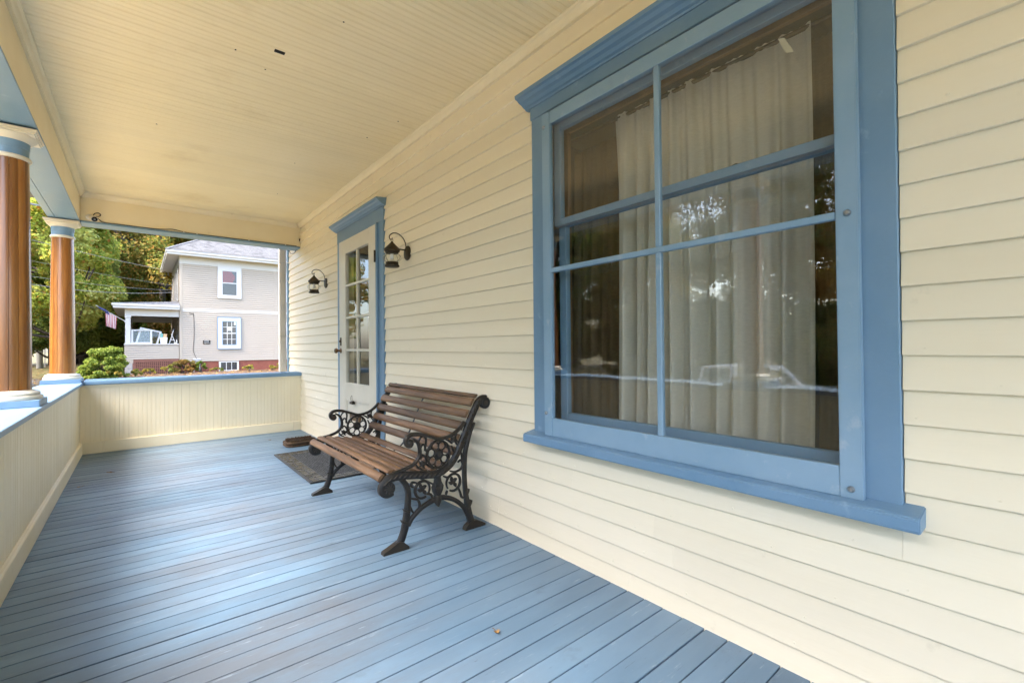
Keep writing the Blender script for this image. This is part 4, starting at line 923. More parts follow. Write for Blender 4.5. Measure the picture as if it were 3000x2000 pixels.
# foundation bricks: courses with recessed joints where they show
b = MB(); z = -.12; kk = 0
while z < NB-.02:
    x = NX0+.06-(.11 if kk % 2 else 0)
    while x < NX1-.1:
        xa, xb = max(x, NX0+.055), x+.205
        if not (xb > 1.39 and xa < 2.26) and xb-xa > .03: b.box(xa, NY+.014+.002*random.random(), z, xb, NY+.029, z+.058)
        x += .215
    z += .068; kk += 1
b.build('foundation_bricks', MT['brick'], NH, kind='stuff')
b = MB(); b.box(NX0-.03, NY-.03, NB-.04, NX0+.09, NY+.09, 5.24); b.build('corner_board', MT['beige'], NH)
b = MB(); b.box(3.89, NY-.022, NB, 3.94, NY-.002, 5.24); b.build('siding_joint', MT['beige'], NH)
b = MB(); b.box(NX0-.028, NY-.028, 2.952, NX1, NY+.01, 3.083); b.build('belt_course', MT['nwhite'], NH)
b = MB(); b.box(NX0-.03, NY-.031, 5.241, NX1, NY+.01, 5.60); b.box(NX0-.031, NY+.011, 5.241, NX0+.01, NY+ND, 5.60); b.build('frieze_board', MT['nwhite'], NH)
# eaves and hip roof
OV = .50; ez = 5.60
b = MB(); b.box(NX0-OV, NY-.45, ez, NX1, NY+ND+OV, ez+.03); b.build('soffit', MT['nwhite'], NH)
b = MB(); b.box(NX0-OV-.03, NY-.48, ez-.02, NX1, NY-.4505, ez+.17); b.box(NX0-OV-.03, NY-.45, ez-.02, NX0-OV-.0005, NY+ND+OV, ez+.17); b.box(NX0-OV-.07, NY-.54, ez+.09, NX1, NY-.4805, ez+.18); b.box(NX0-OV-.07, NY-.48, ez+.09, NX0-OV-.0305, NY+ND+OV, ez+.18)
b.build('fascia', MT['nwhite'], NH, bevel=.006)
rz = ez+.185; x0, y0 = NX0-OV-.08, NY-.55; x1, y1 = NX1+.6, NY+ND+OV; half = (y1-y0)/2; rise = half*.62
me = bpy.data.meshes.new('roof')
vs = [(x0, y0, rz), (x1, y0, rz), (x1, y1, rz), (x0, y1, rz), (x0+half, y0+half, rz+rise), (x1-half+3, y0+half, rz+rise)]
vs = [tuple(Vector(q)-ORG[NH.name]) for q in vs]
me.from_pydata(vs, [], [(0, 1, 5, 4), (2, 3, 4, 5), (3, 0, 4), (1, 2, 5)]); uv = me.uv_layers.new(name='UVMap')
for poly in me.polygons:
    n = poly.normal; u_ = Vector((-n.y, n.x, 0)).normalized(); v_ = n.cross(u_)
    for li in poly.loop_indices:
        c = me.vertices[me.loops[li].vertex_index].co; uv.data[li].uv = (c.dot(u_), c.dot(v_))
me.materials.append(MT['shingle']); rf = bpy.data.objects.new('roof', me); link(rf, NH, ORG[NH.name])
b = MB(); b.tube([(x0+.02, y0+.02, rz+.02), (x0+half, y0+half, rz+rise+.02)], .07, 6, sy=.4); b.build('hip_cap', MT['greyroof'], rf)
# shingle courses stand proud row by row on the slope we see
b = MB(); nrow = 34
for i in range(1, nrow):
    t = i/nrow; yy = y0+half*t; zz = rz+rise*t; xa = x0+half*t+.04; xx = xa; kk = i
    while xx < 6.5:
        wd = .26+.12*((kk*7919 % 13)/13); kk += 1; th = .010+.010*((kk*104729 % 7)/7); yl = .16
        b.add([(xx, yy, zz+th), (min(xx+wd-.012, 6.5), yy, zz+th), (min(xx+wd-.012, 6.5), yy+yl, zz+rise/half*yl+.004), (xx, yy+yl, zz+rise/half*yl+.004), (xx, yy, zz), (min(xx+wd-.012, 6.5), yy, zz)], [(0, 1, 2, 3), (4, 5, 1, 0)])
        xx += wd
MT['shg'] = mat('shingle_tab', (.10, .098, .10), (.145, .142, .143), 5, .9, dirt=(.068, .066, .068), dscale=3.5, dlo=.5, dhi=.62)
b.build('shingle_rows', MT['shg'], rf, kind='stuff')

def nwin(name, x0, x1, z0, z1, gx0, gx1, gz0, gz1, rail, cols, rows, mname, label, rim=None):
    """one window on the side wall: trim, sashes, panes, a dark room behind"""
    b = MB(); y = NY-.024
    for (a, c, p, q) in ((x0, gx0-.05, z0, z1), (gx1+.05, x1, z0, z1), (gx0-.05, gx1+.05, gz1+.05, z1), (gx0-.05, gx1+.05, z0, gz0-.05)): b.box(a, y-.045, p, c, NY-.0005, q)
    wn = b.build(name, MT['nwhite'], NH, label=label)
    b = MB(); b.box(gx0-.05, y-.018, gz0-.05, gx1+.05, y-.0006, gz1+.05); b.build('backing', MT[mname], wn)
    b = MB()
    for (a, c, p, q) in ((gx0-.0495, gx0, gz0-.0495, gz1+.0495), (gx1, gx1+.0495, gz0-.0495, gz1+.0495), (gx0, gx1, gz1, gz1+.0495), (gx0, gx1, gz0-.0495, gz0)): b.box(a, y-.040, p, c, y-.0185, q)
    if rail: b.box(gx0, y-.039, rail-.025, gx1, y-.0185, rail+.025)
    for k in range(1, cols): xx = gx0+(gx1-gx0)*k/cols; b.box(xx-.013, y-.036, gz0, xx+.013, y-.0185, gz1)
    if rail and rows > 1:
        for (p, q) in ((gz0, rail-.025), (rail+.025, gz1)): zz = (p+q)/2; b.box(gx0, y-.0355, zz-.013, gx1, y-.0185, zz+.013)
    b.build('sash', MT['nwhite'], wn)
    b = MB()
    nr = rows*(2 if rail else 1)
    for i in range(cols):
        for j in range(nr):
            m_ = MB(); xa = gx0+(gx1-gx0)*i/cols; xb = gx0+(gx1-gx0)*(i+1)/cols; za = gz0+(gz1-gz0)*j/nr; zb = gz0+(gz1-gz0)*(j+1)/nr
            m_.add([(xa, y-.030, za), (xb, y-.030, za), (xb, y-.030, zb), (xa, y-.030, zb)], [(0, 1, 2, 3)]); m_.build('pane', MT['glassfar'], wn)
    if rim:
        b = MB()
        for (p, e) in ((0, .03), (.18, .025)):
            X0, X1, Z0, Z1 = x0+p-(.03 if p == 0 else 0), x1-p+(.03 if p == 0 else 0), z0+p-(.03 if p == 0 else 0), z1-p+(.03 if p == 0 else 0)
            for (a, c, u, v) in ((X0, X0+e, Z0, Z1), (X1-e, X1, Z0, Z1), (X0+e, X1-e, Z1-e, Z1), (X0+e, X1-e, Z0, Z0+e)): b.box(a, y-.055, u, c, y-.0455 if p else y-.02, v)
        b.build('blue_rim', MT[rim], wn)
    return wn
MT['ndark'] = mat('dim_room_blue', (.035, .037, .048), (.02, .022, .03), 6, .8)
MT['ngrey'] = mat('grey_screen', (.075, .077, .083), (.055, .057, .062), 8, .8)
MT['rimb'] = mat('light_blue_rim', (.20, .30, .42), rough=.5)
wn = nwin('window', 1.34, 2.38, 3.66, 5.2405, 1.55, 2.16, 3.84, 5.04, 4.44, 1, 1, 'ndark', 'upper window with a bunched red curtain')
b = MB(); pts = [(1.56, 5.03), (1.95, 5.03), (2.10, 4.80), (2.10, 4.70), (1.98, 4.47), (1.56, 4.47)]
n = 12; vs = []
for j in range(7):
    t = j/6
    for i in range(n+1):
        u = i/n; zz = 5.03-.56*t; xr = np.interp(zz, [4.47, 4.70, 4.80, 5.03], [1.98, 2.10, 2.10, 1.93]); vs.append((1.56+(xr-1.56)*u, NY-.0465-.003*math.sin(u*26+t*2), zz))
b.add(vs, [(j*(n+1)+i, j*(n+1)+i+1, (j+1)*(n+1)+i+1, (j+1)*(n+1)+i) for j in range(6) for i in range(n)]); b.build('red_curtain', MT['red'], wn, smooth=60)
wn = nwin('window', 1.35, 2.33, 1.13, 2.69, 1.55, 2.14, 1.32, 2.50, 1.90, 3, 2, 'ngrey', 'lower window with pale blue rims and a paper notice', 'rimb')
b = MB(); b.box(1.755, NY-.0645, 2.03, 1.955, NY-.0635, 2.20); b.box(2.04, NY-.0552, 2.32, 2.135, NY-.0545, 2.49); b.build('notice', MT['paper'], wn)
wn = nwin('basement_window', 1.39, 2.25, -.01, .485, 1.47, 2.17, .05, .43, None, 3, 1, 'ndark', 'low basement window with three panes')
for (za, zb) in ((3.62, 5.24), (1.12, 2.55)):
    b = MB(); b.box(4.12, NY-.045, za, 4.95, NY-.0005, zb); b.build('side_trim', MT['nwhite'], NH)
# windows on the front (street) face, seen edge on
for (ya, yb, za, zb) in ((NY+1.15, NY+2.0, 3.55, 5.15), (NY+3.0, NY+3.9, 3.55, 5.15), (NY+5.2, NY+6.1, 3.55, 5.15)):
    b = MB(); b.box(NX0-.045, ya, za, NX0-.0005, ya+.10, zb); b.box(NX0-.045, yb-.10, za, NX0-.0005, yb, zb); b.box(NX0-.045, ya+.1005, zb-.1, NX0-.0005, yb-.1005, zb); b.box(NX0-.045, ya+.1005, za, NX0-.0005, yb-.1005, za+.1)
    fw = b.build('front_window', MT['nwhite'], NH); b = MB(); b.box(NX0-.02, ya+.101, za+.101, NX0-.0006, yb-.101, zb-.101); b.build('pane', MT['ndark'], fw)
# plaque with two rows of raised pale lettering, too far off to read
b = MB(); b.prism([(.72, 1.40), (.76, 1.355), (1.0, 1.355), (1.04, 1.40), (1.02, 1.455), (1.04, 1.51), (1.0, 1.555), (.76, 1.555), (.72, 1.51), (.74, 1.455)], 1, NY-.04, NY-.0145); pq = b.build('plaque', MT['plastic_k'], NH)
b = MB(); rr_ = random.Random(2)
for zz in (1.475, 1.385):
    x = .775
    while x < .985:
        hh = .055; b.box(x, NY-.046, zz, x+.007, NY-.0402, zz+hh); k_ = rr_.random()
        if k_ < .7: b.box(x+.0072, NY-.0458, zz+hh-.009, x+.022, NY-.0402, zz+hh)
        if k_ > .3: b.box(x+.0072, NY-.0456, zz+hh*.45, x+.020, NY-.0402, zz+hh*.45+.008)
        if k_ < .4 or k_ > .8: b.box(x+.0225, NY-.0457, zz, x+.0285, NY-.0402, zz+hh*.9)
        x += .036
b.build('plaque_lettering', MT['nwhite'], pq)
# electric meter box and its cable
b = MB(); b.box(.31, NY-.16, .36, .62, NY-.015, .66); mt = b.build('meter_box', MT['conduit'], NH, bevel=.02); b = MB(); b.lathe([(.10, 0), (.10, -.05), (.08, -.09), (0, -.10)], (.47, NY-.16, .55), 20, axis=1); b.build('meter_dial', MT['glassfar'], mt, smooth=40)
b = MB(); b.box(.33, NY-.10, -.15, .37, NY-.03, .3595); b.box(.56, NY-.10, -.15, .60, NY-.03, .3595); b.build('conduit_leg', MT['nwhite'], mt)
b = MB(); b.tube(crom([(.34, NY-.03, 2.86), (.37, NY-.03, 2.3), (.36, NY-.03, 1.6), (.33, NY-.03, 1.1), (.40, NY-.04, .8), (.46, NY-.08, .66)], 6), .010, 6); b.tube([(.17, NY-.03, 2.87), (.30, NY-.04, 2.84), (.34, NY-.03, 2.86)], .014, 6); b.build('service_cable', MT['wirek'], NH, smooth=60)

# ---- its front porch
px0, px1 = -2.22, -.225; PYB = NY+6.4; PY = NY+.02
b = MB(); b.box(-2.62, NY-.30, 2.98, NX0-.04, PYB+.3, 3.16); b.box(-2.66, NY-.34, 3.09, NX0-.04, NY-.3005, 3.20); b.box(-2.66, NY-.30, 3.09, -2.6205, PYB+.3, 3.20); pr = b.build('porch_eave', MT['nwhite'], NH, bevel=.01)
b = MB(); b.add([(-2.66, NY-.34, 3.205), (NX0-.035, NY-.34, 3.205), (NX0-.035, PYB+.3, 3.205), (-2.66, PYB+.3, 3.205), (-1.6, NY+.5, 3.33), (NX0-.035, NY+.5, 3.44), (NX0-.035, PYB, 3.44), (-1.6, PYB-.4, 3.33)], [(0, 1, 5, 4), (0, 4, 7, 3), (4, 5, 6, 7), (2, 3, 7, 6)]); b.build('porch_roof', MT['greyroof'], pr)
b = MB(); b.box(px0, PY, 2.66, px1, PY+.16, 2.979); b.box(px0, PYB-.16, 2.66, px1, PYB, 2.979); b.box(px0, PY+.161, 2.66, px0+.16, PYB-.161, 2.979); b.build('porch_beam', MT['nwhite'], pr)
b = MB(); b.box(px0+.161, PY+.161, 2.93, px1, PYB-.161, 2.9795); b.build('porch_soffit', MT['grayceil'], pr)
for k_, yy in enumerate((PY, PYB-.22)):
    b = MB(); b.box(px0+.015, yy, 1.42, px0+.205, yy+.19, 2.56); b.box(px0-.005, yy-.02, 2.561, px0+.225, yy+.21, 2.66); b.box(px0-.005, yy-.02, 1.381, px0+.225, yy+.21, 1.4195); b.build('porch_post', MT['nwhite'], NH, bevel=.012)
b = MB(); lap(b, 0, PY, px0, px1, .66, 1.33, -1, .098); lap(b, 1, px0, PY, PYB, .66, 1.33, -1, .098); b.box(px0+.001, PY+.001, .66, px1, PY+.12, 1.33); b.box(px0+.001, PY+.1205, .66, px0+.12, PYB, 1.33); b.build('porch_half_wall', MT['beige'], NH, kind='stuff')
b = MB(); b.box(px0-.03, PY-.05, 1.331, px1, PY+.17, 1.38); b.box(px0-.03, PY+.1705, 1.331, px0+.17, PYB, 1.38); b.build('porch_rail_cap', MT['nwhite'], NH, bevel=.006)
b = MB(); b.box(px0+.12, PY+.12, .62, px1, PYB, .66); b.build('porch_deck', MT['grayceil'], NH)
z = -.16
for k_ in range(5):
    b = MB(); b.box(px0+.0, PY-.02, z, px0+.27, PY+.25, z+.128); b.build('pier_block', MT['concrete'], NH, bevel=.006); z += .132
b = MB(); b.box(px0-.005, PY-.025, .5005, px0+.30, PY+.26, .6595); b.build('pier_cap', MT['beige'], NH, bevel=.005)
b = MB()
for (a, c, p, q) in ((px0+.271, px1, .55, .659), (px0+.271, px1, -.12, -.02), (px0+.271, px0+.36, -.0195, .5495), (px1-.06, px1, -.0195, .5495)): b.box(a, PY, p, c, PY+.04, q)
x = px0+.37
while x < px1-.07: b.box(x, PY+.012, -.0193, x+.034, PY+.022, .5493); x += .072
z = .02
while z < .54: b.box(px0+.3605, PY+.0225, z, px1-.0605, PY+.032, z+.034); z += .072
b.build('lattice', MT['redlat'], NH)
b = MB(); b.box(px0+.3, PY+.5, -.2, px1, PY+.52, .6); b.build('crawl_back', MT['dark'], NH)

# two old sashes leaning on the neighbour's porch rail
def lean_sash(label, x0, z0, wd, ht, tilt, yy):
    t = thing('loose_sash', label, 'window sash', (x0, yy, z0), 'old sashes on the neighbour porch')
    b = MB(); f = .075
    for (a, c, p, q) in ((0, f, 0, ht), (wd-f, wd, 0, ht), (f, wd-f, ht-f*.8, ht), (f, wd-f, 0, f)): b.box(x0+a, yy, z0+p, x0+c, yy+.035, z0+q)
    b.build('frame', MT['nwhite'], t, bevel=.004)
    b = MB(); b.add([(x0+f, yy+.018, z0+f), (x0+wd-f, yy+.018, z0+f), (x0+wd-f, yy+.018, z0+ht-f*.8), (x0+f, yy+.018, z0+ht-f*.8)], [(0, 1, 2, 3)]); b.build('pane', MT['glassfar'], t)
    t.rotation_euler = (R(-5), R(tilt), 0)
lean_sash('white window sash standing upright on the neighbour porch rail', -2.0, 1.383, .76, .66, 0, PY+.03)
lean_sash('white window sash leaning askew behind the upright one', -1.87, 1.36, .82, .82, 14, PY+.12)
t = thing('storage_tub', 'white tub with teal and peach things on the neighbour porch rail', 'tub', (-.82, PY+.08, 1.381))
b = MB(); b.prism([(-.93, 1.3815), (-.69, 1.3815), (-.665, 1.68), (-.955, 1.68)], 1, PY+.0, PY+.16); b.build('tub', MT['plastic_w'], t, bevel=.012)
b = MB(); b.box(-.94, PY+.03, 1.681, -.84, PY+.13, 1.86); b.build('teal_bag', MT['teal'], t, bevel=.02)
b = MB(); b.prism([(-.83, 1.681), (-.70, 1.681), (-.68, 1.84), (-.82, 1.85)], 1, PY+.03, PY+.12); b.build('carton', MT['peach'], t, bevel=.01)
t = thing('folding_stand', 'white folding stand among dark clutter at the end of the neighbour porch rail', 'stand', (-.45, PY+.09, 1.381))
b = MB()
for pts in (((-.60, 1.39), (-.50, 1.75), (-.44, 2.02)), ((-.36, 1.39), (-.47, 1.70), (-.52, 1.85)), ((-.55, 1.55), (-.40, 1.56))): b.tube([(p, PY+.09, q) for p, q in pts], .018, 6)
b.box(-.42, PY+.04, 1.3815, -.30, PY+.14, 1.43); b.build('legs', MT['nwhite'], t)
b = MB(); b.box(-.62, PY+.17, 1.3815, -.25, PY+.30, 1.52); b.box(-.36, PY+.12, 1.5205, -.26, PY+.26, 1.80); b.tube([(-.40, PY+.12, 1.39), (-.26, PY+.14, 1.86)], .02, 6); b.tube([(-.5, PY+.16, 1.75), (-.40, PY+.18, 2.12)], .035, 6); b.build('dark_gear', MT['plastic_k'], t, bevel=.01)
b = MB(); b.lathe([(.022, 0), (.022, .12), (.01, .14), (.01, .16)], (-.315, PY+.05, 1.431), 10); b.build('bottle', MT['plastic_w'], t, smooth=40)

# ---- flag on a slanting pole
t = thing('flag', 'striped red and white flag hanging from a slanting pole on the neighbour porch', 'flag', (-2.23, PY-.02, 2.41))
fa, fb = np.array((-2.20, PY-.01, 2.40)), np.array((-3.16, PY-.25, 3.05))
b = MB(); b.tube([fa, fb], .014, 8); b.lathe([(0, -.03), (.025, -.01), (.025, .01), (0, .03)], tuple(fb), 8); b.build('pole', MT['nwhite'], t, smooth=40)
b = MB(); b.lathe([(.03, -.04), (.03, .04)], tuple(fa), 10); b.build('bracket', MT['nwhite'], t)
b = MB(); nc, nr = 26, 12; vs = []
for j in range(nr+1):
    v_ = j/nr
    for i in range(nc+1):
        u = i/nc; p = fa+(fb-fa)*(.30+.40*u); drop = .48+.06*(1-u)
        vs.append((p[0]+.06*v_*(u-.5)-.10*v_*(1-u)*0, p[1]+.035*math.sin(u*15+v_*1.5)*(.3+v_), p[2]-.01-drop*v_-(.22*u)*v_*.9))
for i in range(nc):
    for j in range(nr):
        b.cur = (i//2) % 2 if not (u > 2) else 0
        if i >= 17 and j <= 1: b.cur = 2
        q = [vs[j*(nc+1)+i], vs[j*(nc+1)+i+1], vs[(j+1)*(nc+1)+i+1], vs[(j+1)*(nc+1)+i]]; b.add(q, [(0, 1, 2, 3)])
b.build('cloth', [MT['flagr'], MT['flagw'], MT['flagb']], t)
b = MB(); b.tube([fa+(fb-fa)*s_+np.array((0, 0, -.012)) for s_ in (.60, .70, .80, .88, .93)], [.035, .05, .045, .04, .02], 8); b.build('furled_canton', MT['flagb'], t, smooth=50)

# ================================================================== FAR BROWN HOUSE, POLE AND WIRES
FH = thing('brown_house', 'brown sided house half hidden behind the trees across the street', 'house', (-3, 40, .3))
b = MB(); lap(b, 0, 40, -6.75, 8, 1.52, 6.0, -1, .16, .02); lap(b, 1, -6.86, 40.1, 48, 1.52, 6.0, -1, .16, .02); b.box(-6.855, 40.001, 1.52, 8, 48, 6.0); b.build('siding', MT['brownsid'], FH, kind='stuff')
b = MB(); b.box(-6.90, 39.95, 1.40, -6.70, 40.1, 6.0); b.box(-6.9, 39.94, 1.35, 8, 40.0, 1.519); b.box(-6.9, 39.93, 5.7, 8, 39.979, 6.0); b.build('trim', MT['conduit'], FH)
b = MB(); b.box(-6.8, 40.05, .0, 8, 47.9, 1.349); b.build('foundation', MT['dark'], FH)  # near-black box stands in for the shade of the crawl space
b = MB(); b.add([(-7.5, 39.4, 6.0), (8.6, 39.4, 6.0), (8.6, 48.6, 6.0), (-7.5, 48.6, 6.0), (-3, 44, 9), (4, 44, 9)], [(0, 1, 5, 4), (2, 3, 4, 5), (3, 0, 4), (1, 2, 5), (0, 3, 2, 1)]); b.build('roof', MT['greyroof'], FH)
for xx in (-5.4, -2.2, 1.0):
    b = MB(); b.box(xx, 39.93, 2.6, xx+1.0, 39.99, 4.4); wf = b.build('window', MT['conduit'], FH); b = MB(); b.box(xx+.1, 39.92, 2.7, xx+.9, 39.9295, 4.3); b.build('pane', MT['ndark'], wf)
b = MB(); 
for k_ in range(9): b.box(-2.6+.18*k_, 38.6, .9, -2.57+.18*k_, 38.63, 1.9)
b.box(-2.65, 38.59, 1.9, -1.0, 38.64, 1.96); b.box(-2.65, 38.2, .3, -1.0, 39.9, .9); b.build('steps_rail', MT['conduit'], FH)

t = thing('utility_pole', 'weathered grey wooden utility pole between the porch columns', 'pole', (-6.36, 33, .0))
b = MB(); b.tube([(-6.40, 33, -.2), (-6.36, 33, 4), (-6.32, 33, 9.5)], [.15, .135, .11], 14); b.build('pole', MT['poleW'], t, smooth=60)
b = MB(); b.box(-6.18, 32.88, .1, -6.13, 32.92, 2.1); b.build('guard_strip', MT['conduit'], t)
b = MB(); b.box(-7.6, 32.9, 8.6, -5.0, 33.0, 8.72); b.build('crossarm', MT['poleW'], t)
def wire(a, c, sag, r_, label):
    pts = []
    for k_ in range(25):
        u = k_/24; p = [a[i]+(c[i]-a[i])*u for i in range(3)]; p[2] -= sag*4*u*(1-u); pts.append(p)
    b = MB(); b.tube(pts, r_, 5); o = b.build('utility_wire', MT['wire'], smooth=60); tag(o, label, 'wire', 'overhead wires between pole and houses')
    return o
PX = lambda u, v, y_: (lambda d: tuple(CAM+d*((y_-CAM.y)/d.y)))(RX*((u-1500)/1341.09)+UP*((1000-v)/1341.09)+FW)
def wire_px(a, ya, c, yc, sag, r_, label):
    A, Cc = Vector(PX(*a, ya)), Vector(PX(*c, yc)); wire(A+(A-Cc)*1.2, Cc, sag, r_, label)
wire_px((103, 690), 17.5, (478, 790), 19.9, .20, .008, 'highest thin overhead wire running to the neighbour eave')
wire_px((102, 750), 17.5, (500, 835), 20.5, .20, .005, 'second thin overhead wire in front of the maple')
wire_px((102, 775), 17.5, (505, 856), 20.6, .75, .010, 'thick sagging overhead wire in front of the maple')
wire_px((102, 783), 17.3, (500, 850), 20.7, .35, .006, 'thin wire crossing just beside the thick sagging one')
wire_px((100, 841), 17.3, (290, 905), 20.2, .10, .005, 'lowest thin wire ending near the flag pole')
wire_px((60, 592), 13.0, (142, 607), 15.0, .0, .03, 'heavy grey cable under the porch beam between the columns')

# ================================================================== TREES AND SHRUBS
def leaf_cloud(centres, radii, n, size, seed, up=.5, flat=.75):
    """leaf faces spread through overlapping clumps; returns (N,4,3)"""
    g = np.random.default_rng(seed); C_ = np.array(centres); Rr = np.array(radii)
    wgt = Rr**2.2; idx = g.choice(len(C_), n, p=wgt/wgt.sum())
    d = g.normal(size=(n, 3)); d /= np.linalg.norm(d, axis=1)[:, None]
    rad = g.random(n)**.42                       # more leaves toward each clump's skin
    P = C_[idx]+d*(rad*Rr[idx])[:, None]*np.array((1, 1, flat))
    nrm = d*.5+g.normal(size=(n, 3))*.55+np.array((0, 0, up)); nrm /= np.linalg.norm(nrm, axis=1)[:, None]
    t = np.cross(nrm, g.normal(size=(n, 3))); t /= np.linalg.norm(t, axis=1)[:, None]; t[:, 2] -= .35; t /= np.linalg.norm(t, axis=1)[:, None]
    bt = np.cross(nrm, t); s_ = size*(.6+.8*g.random(n))[:, None]
    V = np.stack([P-t*s_*.55, P+bt*s_*.42+nrm*s_*.10, P+t*s_*.65, P-bt*s_*.42+nrm*s_*.10], axis=1)
    return V
def crown_clumps(h0, h1, rad, n, seed, top=.35):
    """uneven clumps in a rounded crown between heights h0 and h1"""
    g = random.Random(seed); cs, rs = [], []
    while len(cs) < n:
        u = g.random(); zz = h0+(h1-h0)*u
        prof = math.sin(math.pi*min(1, (u*.86+.14)))**.6 if u < .6 else math.sqrt(max(0, 1-((u-.5)/.52)**2))
        a = g.uniform(0, 6.283); rr_ = rad*prof*(.45+.55*g.random()**.5)*(1+.22*math.sin(3*a+seed)+.12*math.sin(5*a+2*seed))
        cs.append((rr_*math.cos(a), rr_*math.sin(a), zz)); rs.append(rad*g.uniform(.13, .27))
    return cs, rs
def tree(name, label, loc, h0, h1, rad, nclump, nleaf, size, m, seed, trunk=.22, group=None, off=0):
    t = thing(name, label, 'tree', loc, group); cs, rs = crown_clumps(h0, h1, rad, nclump, seed); cs = [(p+off, q, r_) for p, q, r_ in cs]
    me = quads_mesh('crown', leaf_cloud(cs, rs, nleaf, size, seed), m); o = bpy.data.objects.new('crown', me); link(o, t, loc)
    b = MB(); g = random.Random(seed+1); top = h0+(h1-h0)*.7
    P = crom([(0, 0, -.3), (g.uniform(-.1, .1), g.uniform(-.1, .1), h0*.5), (g.uniform(-.3, .3), g.uniform(-.3, .3), h0+(h1-h0)*.3), (g.uniform(-.4, .4), g.uniform(-.4, .4), top)], 4)
    b.tube(P, np.interp(np.linspace(0, 1, len(P)), [0, .15, 1], [trunk*1.35, trunk, trunk*.25]), 10)
    for c in g.sample(cs, min(16, len(cs))):
        k_ = min(len(P)-1, int(len(P)*(.35+.5*max(0, min(1, (c[2]-h0)/(h1-h0+.1)))))); a = P[k_]; mid = (a+np.array(c))/2+np.array((0, 0, -.25))
        b.tube(crom([a, mid, c], 4), np.linspace(trunk*.42, trunk*.08, 9), 6)
    tr = b.mesh('trunk', MT['bark'], smooth=60); o = bpy.data.objects.new('trunk', tr); link(o, t, loc)
    return t
T1 = tree('maple_tree', 'bright yellow green maple in front of the darker trees', (-4.22, 22.5, -.4), 2.6, 9.5, 2.9, 150, 85000, .115, MT['lf_maple'], 11, .20, None, -.9)
T2 = tree('autumn_tree', 'tall tree with rusty orange and olive leaves left of the neighbour house', (-.3, 32, 0), 1.6, 13.5, 5.2, 190, 85000, .135, MT['lf_mix'], 23, .32)
T3 = tree('green_tree', 'dark green tree with low branches behind the flag', (-4.9, 28.5, 0), 1.3, 8.2, 3.0, 120, 70000, .13, MT['lf_green'], 31, .24)
T4 = tree('green_tree', 'green tree top rising behind the neighbour house roof', (4.5, 38, 0), 3, 15, 5.5, 120, 36000, .24, MT['lf_bush'], 41, .34)
T5 = tree('autumn_tree', 'large olive and orange tree behind the far column', (-9.5, 37.5, .2), .8, 14, 5.5, 130, 40000, .22, MT['lf_mix'], 53, .34)
def tree_copy(src, loc, rz, s_, label):
    c = copy_tree(src, loc, None, (0, 0, rz)); c.scale = (s_, s_, s_*.95); c['label'] = label; c['group'] = 'trees across the street mirrored in the window'
    return c
tree_copy(T2, (-19.5, 4.5, -.9), 1.0, .95, 'rusty olive tree across the street, seen mirrored in the right window panes')
c = copy_tree(T2, (-4.8, 39.5, .2), None, (0, 0, 2.4)); c['label'] = 'rusty tree far behind the maple and the brown house'; c['group'] = 'trees behind the neighbour house'
c = copy_tree(T2, (1.8, 37.5, .2), None, (0, 0, 4.1)); c['label'] = 'rusty olive tree top just left of the neighbour roof'; c['group'] = 'trees behind the neighbour house'
tree_copy(T5, (-21, -2.5, -.9), 2.2, 1.0, 'large olive tree across the street, seen mirrored at the right window edge')
tree_copy(T3, (-15.5, 10.8, -.7), .7, 1.15, 'dark green tree across the street, seen mirrored beside the sky gap')
tree_copy(T2, (-28, 14.5, -.6), 4.0, .9, 'orange tree far across the street, seen mirrored in the middle of the window')
tree_copy(T3, (-17.5, 21.5, -.4), 3.0, 1.2, 'dark tree across the street, seen mirrored in the door glass')
tree_copy(T5, (-26, 29, -.3), 5.0, 1.0, 'broad olive tree down the street, seen mirrored in the upper door panes')
for q, (x_, y_, s_, lab) in enumerate(((-17.5, -5.0, .55, 'low dark tree across the street mirrored behind the truck hood'), (-17.8, -.5, .5, 'low dark tree across the street mirrored behind the truck cab'), (-17.2, 3.6, .55, 'low dark tree across the street mirrored behind the truck bed'),
        (-18.5, 8.0, .55, 'low dark tree across the street mirrored left of the window bar'), (-19, 14.5, .6, 'low dark tree across the street mirrored in the left window pane'), (-20, 26, .7, 'low dark tree down the street mirrored low in the door glass'))):
    tree_copy(T3, (x_, y_, -1.3), q*1.3, s_, lab)

tree_copy(T4, (-17.5, -11.5, -.9), 1.5, .85, 'added green tree out of view, shading the right end of the porch wall')  # unseen tree added to hold back light from the right wall

def shrub(name, label, loc, rx, rz_, n, size, m, seed, ncl=40, ry=None):
    t = thing(name, label, 'shrub', loc); g = random.Random(seed); cs, rs = [], []
    for k_ in range(ncl):
        a = g.uniform(0, 6.283); u = g.random(); rr_ = math.sqrt(1-(u*.92)**2)*g.uniform(.40, 1.02)
        cs.append((rx*rr_*math.cos(a), (ry or rx)*rr_*math.sin(a), .12+rz_*u*.85)); rs.append(min(rx, rz_)*g.uniform(.09, .24))
    me = quads_mesh('foliage', leaf_cloud(cs, rs, n, size, seed, .6), m); o = bpy.data.objects.new('foliage', me); link(o, t, loc)
    b = MB()
    for c in cs[::3]: b.tube(crom([(g.uniform(-.08, .08), g.uniform(-.08, .08), -.1), (c[0]*.4, c[1]*.4, c[2]*.6), c], 3), np.linspace(.018, .004, 7), 5)
    o = bpy.data.objects.new('stem', b.mesh('stem', MT['bark'])); link(o, t, loc)
    return t
shrub('green_bush', 'round bright green bush in front of the neighbour porch pier', (-2.75, 17.1, gz(-2.75, 17.1)), .80, 1.32, 20000, .055, MT['lf_bush'], 3, 120)
shrub('tall_bush', 'tall bright green thicket seen through the neighbour porch opening', (-1.5, 29.6, .0), 2.3, 3.6, 26000, .10, MT['lf_bush'], 17, 90, 1.2)
